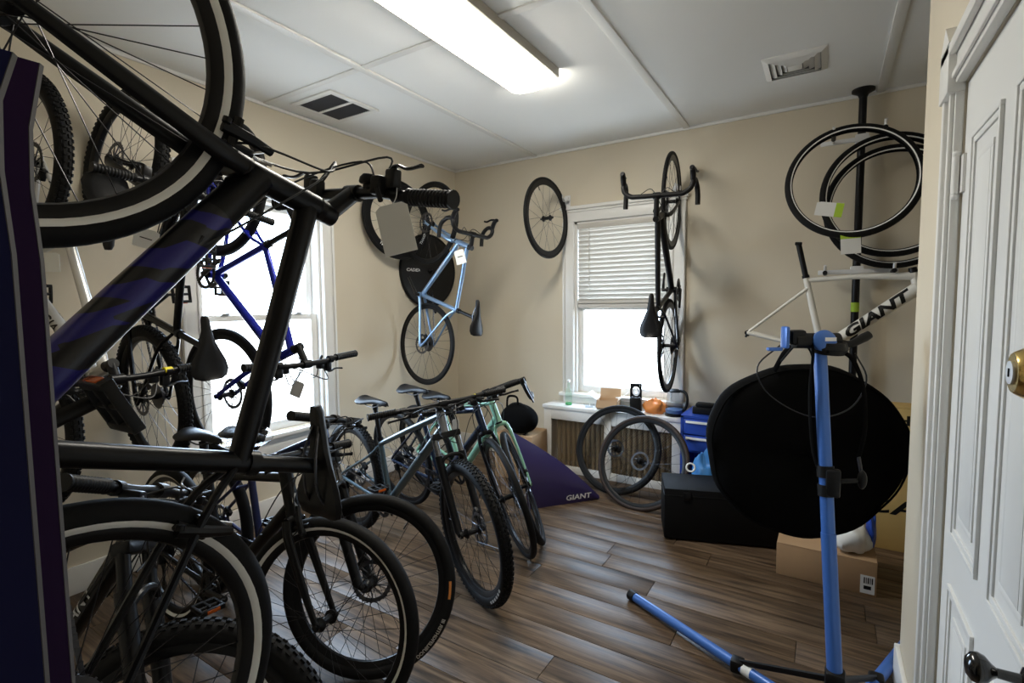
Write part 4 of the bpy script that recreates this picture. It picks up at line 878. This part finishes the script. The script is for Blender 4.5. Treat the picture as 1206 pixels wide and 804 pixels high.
# ------------------------------------------------------------------ radiator cover, radiator and things on it
rc = tag(empty('radiator_cover', (-1.47, 3.91, 0)), 'white radiator cover with perforated front under back window', 'radiator cover')
x0, x1, yf, yb2, zt = -.58, .58, -.11, .10, .57
MB().bb(x0-.01, x1+.01, yf-.012, yb2, zt-.03, zt, .004).build('top', WHITE, rc)
for (a, b2) in ((x0, x0+.07), (-.03, .03), (x1-.07, x1)): MB().bb(a, b2, yf, yf+.02, 0, zt-.03, .002).build('stile', WHITE, rc)
for (a, b2) in ((x0+.07, -.03), (.03, x1-.07)):
    MB().bb(a, b2, yf, yf+.02, zt-.12, zt-.03, .002).build('rail', WHITE, rc); MB().bb(a, b2, yf, yf+.02, 0, .06, .002).build('rail', WHITE, rc)
    mb = MB(); st_ = .021; hgt = zt-.12-.06; wdt = b2-a; kk = int((wdt+hgt)/st_)
    for i in range(kk):
        o_ = i*st_
        for sg in (0, 1):
            xs = a+max(0, o_-hgt); zs = .06+min(o_, hgt); xe = a+min(o_, wdt); ze = .06+max(0, o_-wdt)
            if sg: xs, xe = a+b2-xs, a+b2-xe
            mb.tube([(xs, yf+.012+.002*sg, zs), (xe, yf+.012+.002*sg, ze)], .0016, 4, False)
    o = mb.build('grille', GRILLE, rc); o['kind'] = 'stuff'
for s in (x0, x1-.018): MB().bb(s, s+.018, yf+.02, yb2, 0, zt-.03).build('side_panel', WHITE, rc)
ra = tag(empty('radiator', (-1.47, 3.93, 0)), 'old column radiator behind perforated cover panels', 'radiator')
cm_ = MB().tube(catmull([Vector((0, -.05, .05)), Vector((0, -.05, .44)), Vector((0, 0, .48)), Vector((0, .05, .44)), Vector((0, .05, .05))], 3), .016, 8).box((0, 0, .10), (.034, .12, .05), None, .008).box((0, 0, .42), (.034, .12, .04), None, .008).tube([(0, -.05, 0), (0, -.05, .07)], .014, 8).mesh('column', BRONZE)
for i in range(22):
    o = bpy.data.objects.new('column', cm_); COL.objects.link(o); o.parent = ra; o.location = (-.47+i*.0447, 0, 0)
zc = zt
bt = tag(empty('glass_bottle', (-1.845, 3.865, zc)), 'clear green glass bottle at left end of radiator cover', 'bottle')
MB().lathe([(.001, .002), (.028, .002), (.030, .012), (.030, .11), (.022, .135), (.012, .15), (.011, .19), (.013, .195), (.010, .195)], (0, 0, 0), (0, 0, 1), 24).build('glass', GREENGL, bt)
MB().lathe([(.001, .195), (.0135, .195), (.0135, .215), (.001, .216)], (0, 0, 0), (0, 0, 1), 16).build('cap', PAPER, bt)
MB().lathe([(.001, .004), (.0275, .004), (.0275, .02), (.001, .02)], (0, 0, 0), (0, 0, 1), 20).build('dregs', mat('green_liquid', (.08, .35, .12), .1), bt)
dsh = tag(empty('glass_dish', (-1.655, 3.86, zc)), 'small clear glass dish next to open carton', 'dish')
MB().lathe([(.001, .0), (.03, .0), (.045, .03), (.047, .03), (.032, -.002+.006), (.001, .006)], (0, 0, 0), (0, 0, 1), 24).build('bowl', CLEARGL, dsh)
oc = tag(empty('open_carton', (-1.50, 3.90, zc), .15), 'small open cardboard carton with white inner flaps on radiator cover', 'box')
w_, d_, h_ = .17, .13, .075
MB().bb(-w_/2, w_/2, -d_/2, -d_/2+.003, 0, h_).bb(-w_/2, w_/2, d_/2-.003, d_/2, 0, h_).bb(-w_/2, -w_/2+.003, -d_/2, d_/2, 0, h_).bb(w_/2-.003, w_/2, -d_/2, d_/2, 0, h_).bb(-w_/2, w_/2, -d_/2, d_/2, 0, .003).build('body', CARD, oc)
MB().box((-w_/2-.035, 0, h_+.028), (.085, d_, .002), Matrix.Rotation(.65, 3, 'Y')).build('flap', PAPER, oc)
MB().box((w_/2+.034, 0, h_+.030), (.09, d_, .002), Matrix.Rotation(-.72, 3, 'Y')).build('flap', PAPER, oc)
MB().box((0, d_/2+.012, h_+.038), (w_, .002, .08), Matrix.Rotation(-.3, 3, 'X')).build('flap', CARD, oc)
MB().box((0, -d_/2-.018, h_-.030), (w_*.98, .002, .06), Matrix.Rotation(-.55, 3, 'X')).build('flap', CARD, oc)
lan = tag(empty('black_lantern', (-1.262, 3.875, zc), .2), 'black upright lantern with round hollow top on radiator cover', 'lantern')
MB().bb(-.045, .045, -.035, .035, 0, .095, .008).build('body', BLKP, lan)
MB().torus((0, 0, .132), (0, 1, 0), .036, .008, 28, 8).build('ring', BLKM, lan); MB().torus((0, 0, .132), (0, 1, 0), .020, .004, 20, 8).build('inner_ring', STEEL, lan)
for s in (-1, 1): MB().bb(s*.030, s*.045, -.012, .012, .09, .175, .003).build('post', BLKM, lan)
MB().bb(-.045, .045, -.014, .014, .168, .182, .004).build('top_bar', BLKM, lan)
crumple((-1.125, 3.90, zc), (.085, .06, .065), 21, ORNG, 'orange_bag', 'crumpled orange plastic bag between lantern and kettle', 'bag', amp=.35)
kt = tag(empty('kettle', (-.965, 3.885, zc)), 'glass electric kettle with black handle at end of radiator cover', 'kettle')
MB().lathe([(.001, .0), (.068, .0), (.068, .018), (.062, .022), (.001, .022)], (0, 0, 0), (0, 0, 1), 28).build('base', BLKP, kt)
MB().lathe([(.001, .024), (.064, .024), (.066, .05), (.001, .05)], (0, 0, 0), (0, 0, 1), 28).build('heater_ring', KBASE, kt)
MB().lathe([(.064, .05), (.066, .07), (.058, .14), (.050, .185), (.052, .19), (.048, .186), (.055, .14), (.063, .07), (.061, .05)], (0, 0, 0), (0, 0, 1), 32).build('glass_body', CLEARGL, kt)
MB().lathe([(.001, .205), (.03, .203), (.05, .192), (.05, .184), (.001, .184)], (0, 0, 0), (0, 0, 1), 24).build('lid', BLKP, kt)
MB().tube(catmull([Vector((.045, -.01, .195)), Vector((.085, -.03, .19)), Vector((.105, -.04, .14)), Vector((.090, -.03, .07)), Vector((.062, -.01, .045))], 5), [.011]*21, 10, flat=.7).build('handle', BLKP, kt)
# ------------------------------------------------------------------ purple curved display board by the radiator
bs = [(-1.725, 2.96, .0), (-1.61, 3.10, .0), (-1.494, 3.24, .0), (-1.379, 3.379, .0)]
tp = [(-1.908, 3.05, .51), (-1.745, 3.19, .372), (-1.565, 3.29, .226), (-1.372, 3.385, .03)]
nb, nv = 12, 10
BSp = catmull([Vector(q) for q in bs], 4); TPp = catmull([Vector(q) for q in tp], 4)
rows = []
for i in range(len(BSp)):
    rw_ = []
    for j in range(nv+1):
        v_ = j/nv; q = BSp[i].lerp(TPp[i], v_); bul = math.sin(math.pi*v_)*.055*(1-i/len(BSp)*.8); q = q+Vector((.77*bul, -.64*bul, 0)); rw_.append(q)
    rows.append(rw_)
mb = MB(); th = Vector((-.0045, .004, 0)); W_ = nv+1
vs = [q for r_ in rows for q in r_]+[q+th for r_ in rows for q in r_]; n0 = len(rows)*W_; fs = []
for i in range(len(rows)-1):
    for j in range(nv):
        a = i*W_+j; fs += [(a, a+1, a+W_+1, a+W_), (n0+a, n0+a+W_, n0+a+W_+1, n0+a+1)]
for i in range(len(rows)-1): a = i*W_; fs += [(a, a+W_, n0+a+W_, n0+a), (a+nv, n0+a+nv, n0+a+W_+nv, a+W_+nv)]
for j in range(nv): fs += [(j, n0+j, n0+j+1, j+1)]; a = (len(rows)-1)*W_+j; fs += [(a, a+1, n0+a+1, n0+a)]
mb.add(vs, fs)
dp = tag(empty('display_board', (-1.725, 2.96, 0)), 'curved purple display board with white lettering lying at foot of radiator cover', 'display board')
mb.xf(Matrix.Translation((1.725, -2.96, 0))).build('panel', PURP, dp)
bd = (Vector(bs[3])-Vector(bs[0])).normalized(); fn = Vector((.77, -.64, 0))
tmb = text_mb('GIANT', .052, .1, 1.25, .0012); tmb.v = [tuple(Vector((-1.483, 3.246, .052))+bd*x+Vector((-.04, .02, .97))*y_+fn*.021-Vector((1.725-3.45, 2.96, 0))-Vector((0, 0, 0))) for x, y_, z in tmb.v]
tmb.build('lettering', WLET, dp, smooth=False)
# dark display boards at the entry
EDGE = mat('board_edge', (.09, .085, .09), .7)
for nm, lab, X_, ye, yb_, zt_, m in (('display_board', 'navy blue display board standing on edge beside the entry', -.5, .122, -.42, 1.605, NAVY), ('display_board', 'dark purple display board with flared top corner standing behind navy board', -.56, .154, -.40, 1.625, mat('deep_purple_board', (.022, .006, .045), .5, var=.1, scale=4, spec=.15))):
    r = tag(empty(nm, (X_, ye, 0)), lab, 'display board', 'display boards by the entry')
    prof = [(ye, 0.), (ye, 1.46), (ye-.003, 1.52), (ye-.001, 1.57), (ye+.009, zt_), (yb_, zt_-.01), (yb_, 0.)]
    MB().prism([(-.003, y_-ye, z_) for y_, z_ in prof], (-.006, 0, 0)).build('panel', m, r, smooth=False)
    MB().tube([(-.006, y_-ye, z_) for y_, z_ in prof[:5]], .0035, 4).build('edge', EDGE, r)
# ------------------------------------------------------------------ black bag on a carton in the corner
carton('cardboard_box', 'brown cardboard box under black bag left of radiator cover', (-2.16, 3.60, 0), (.34, .32, .36), .1, CARD)
kb = tag(empty('carry_bag', (-2.13, 3.52, .363)), 'black soft carry bag sitting on cardboard box left of radiator cover', 'bag')
mb = MB().ball((0, 0, .125), (.17, .11, .125), 28, 18)
mb.v = [(x, y_, max(z, .012)) for x, y_, z in mb.v]; mb.build('body', BLKF, kb)
MB().tube(catmull([Vector((-.10, -.03, .22)), Vector((-.09, -.03, .30)), Vector((-.04, -.03, .315)), Vector((0, -.03, .30)), Vector((.005, -.03, .24))], 5), .010, 8, flat=.5).build('handle', BLKF, kb)
MB().torus((0, -.02, .125), (0, 1, 0), .135, .006, 32, 6).build('zip', BLKP, kb)
# ------------------------------------------------------------------ hang tags
UP = (0, 0, 1)
hang_tag('large white card tag dangling from black city bicycle handlebar', (-.693, .703, 1.566), .062, .098, (.78, .50, .22), (-.35, 0, 1), string=(-.70, .715, 1.645), group='paper tags on bicycles')
hang_tag('white box-shaped tag on the silver hung bicycle', (-2.60, .737, 1.605), .085, .075, CR, UP, group='paper tags on bicycles')
hang_tag('white square printed tag on black hung mountain bicycle', (-2.50, 1.036, 1.721), .11, .085, (.8, .5, -.3), (.2, 0, 1), lines=1, group='paper tags on bicycles')
hang_tag('white oblong tag on string by black hung mountain bicycle', (-2.50, 1.142, 1.70), .070, .13, CR, UP, string=(-2.50, 1.14, 1.82), lines=1, group='paper tags on bicycles')
hang_tag('white folded tag on string below blue bicycle handlebar', (-2.2, 1.527, 1.02), .055, .085, (.75, .5, -.4), (.35, 0, 1), string=(-2.22, 1.49, 1.12), group='paper tags on bicycles')
hang_tag('small white tag on pale blue road bicycle handlebar', (-2.30, 2.98, 1.78), .075, .105, (.9, .4, .25), (-.2, 0, 1), string=(-2.33, 2.99, 1.87), lines=1, group='paper tags on bicycles')
lan.scale = (1.0, 1.0, 1.25)
hang_tag('thin white tag on string under dark teal bicycle handlebar', (-1.63, 2.05, .78), .035, .10, CR, (.1, 0, 1), string=(-1.64, 2.06, .93), group='paper tags on bicycles')
pw = MB().ball((0, 0, 0), (.16, .085, .05), 24, 14); rnd = random.Random(5)
pw.v = [tuple(Vector(q)*(1+.10*rnd.random())) for q in pw.v]
pw = pw.build('plastic_wrap', PLAST); tag(pw, 'crinkled clear plastic wrap around saddle of navy bicycle', 'wrap')
sdl = [c for c in DB.children if c.name.startswith('saddle')][0]
gq = geo(P(MT, R=.341, tw=.05, ft=.511, sad=.57)); pw.matrix_world = DB.matrix_world @ Matrix.Translation((gq['sd'][0]+.005, 0, gq['sd'][1]-.01))
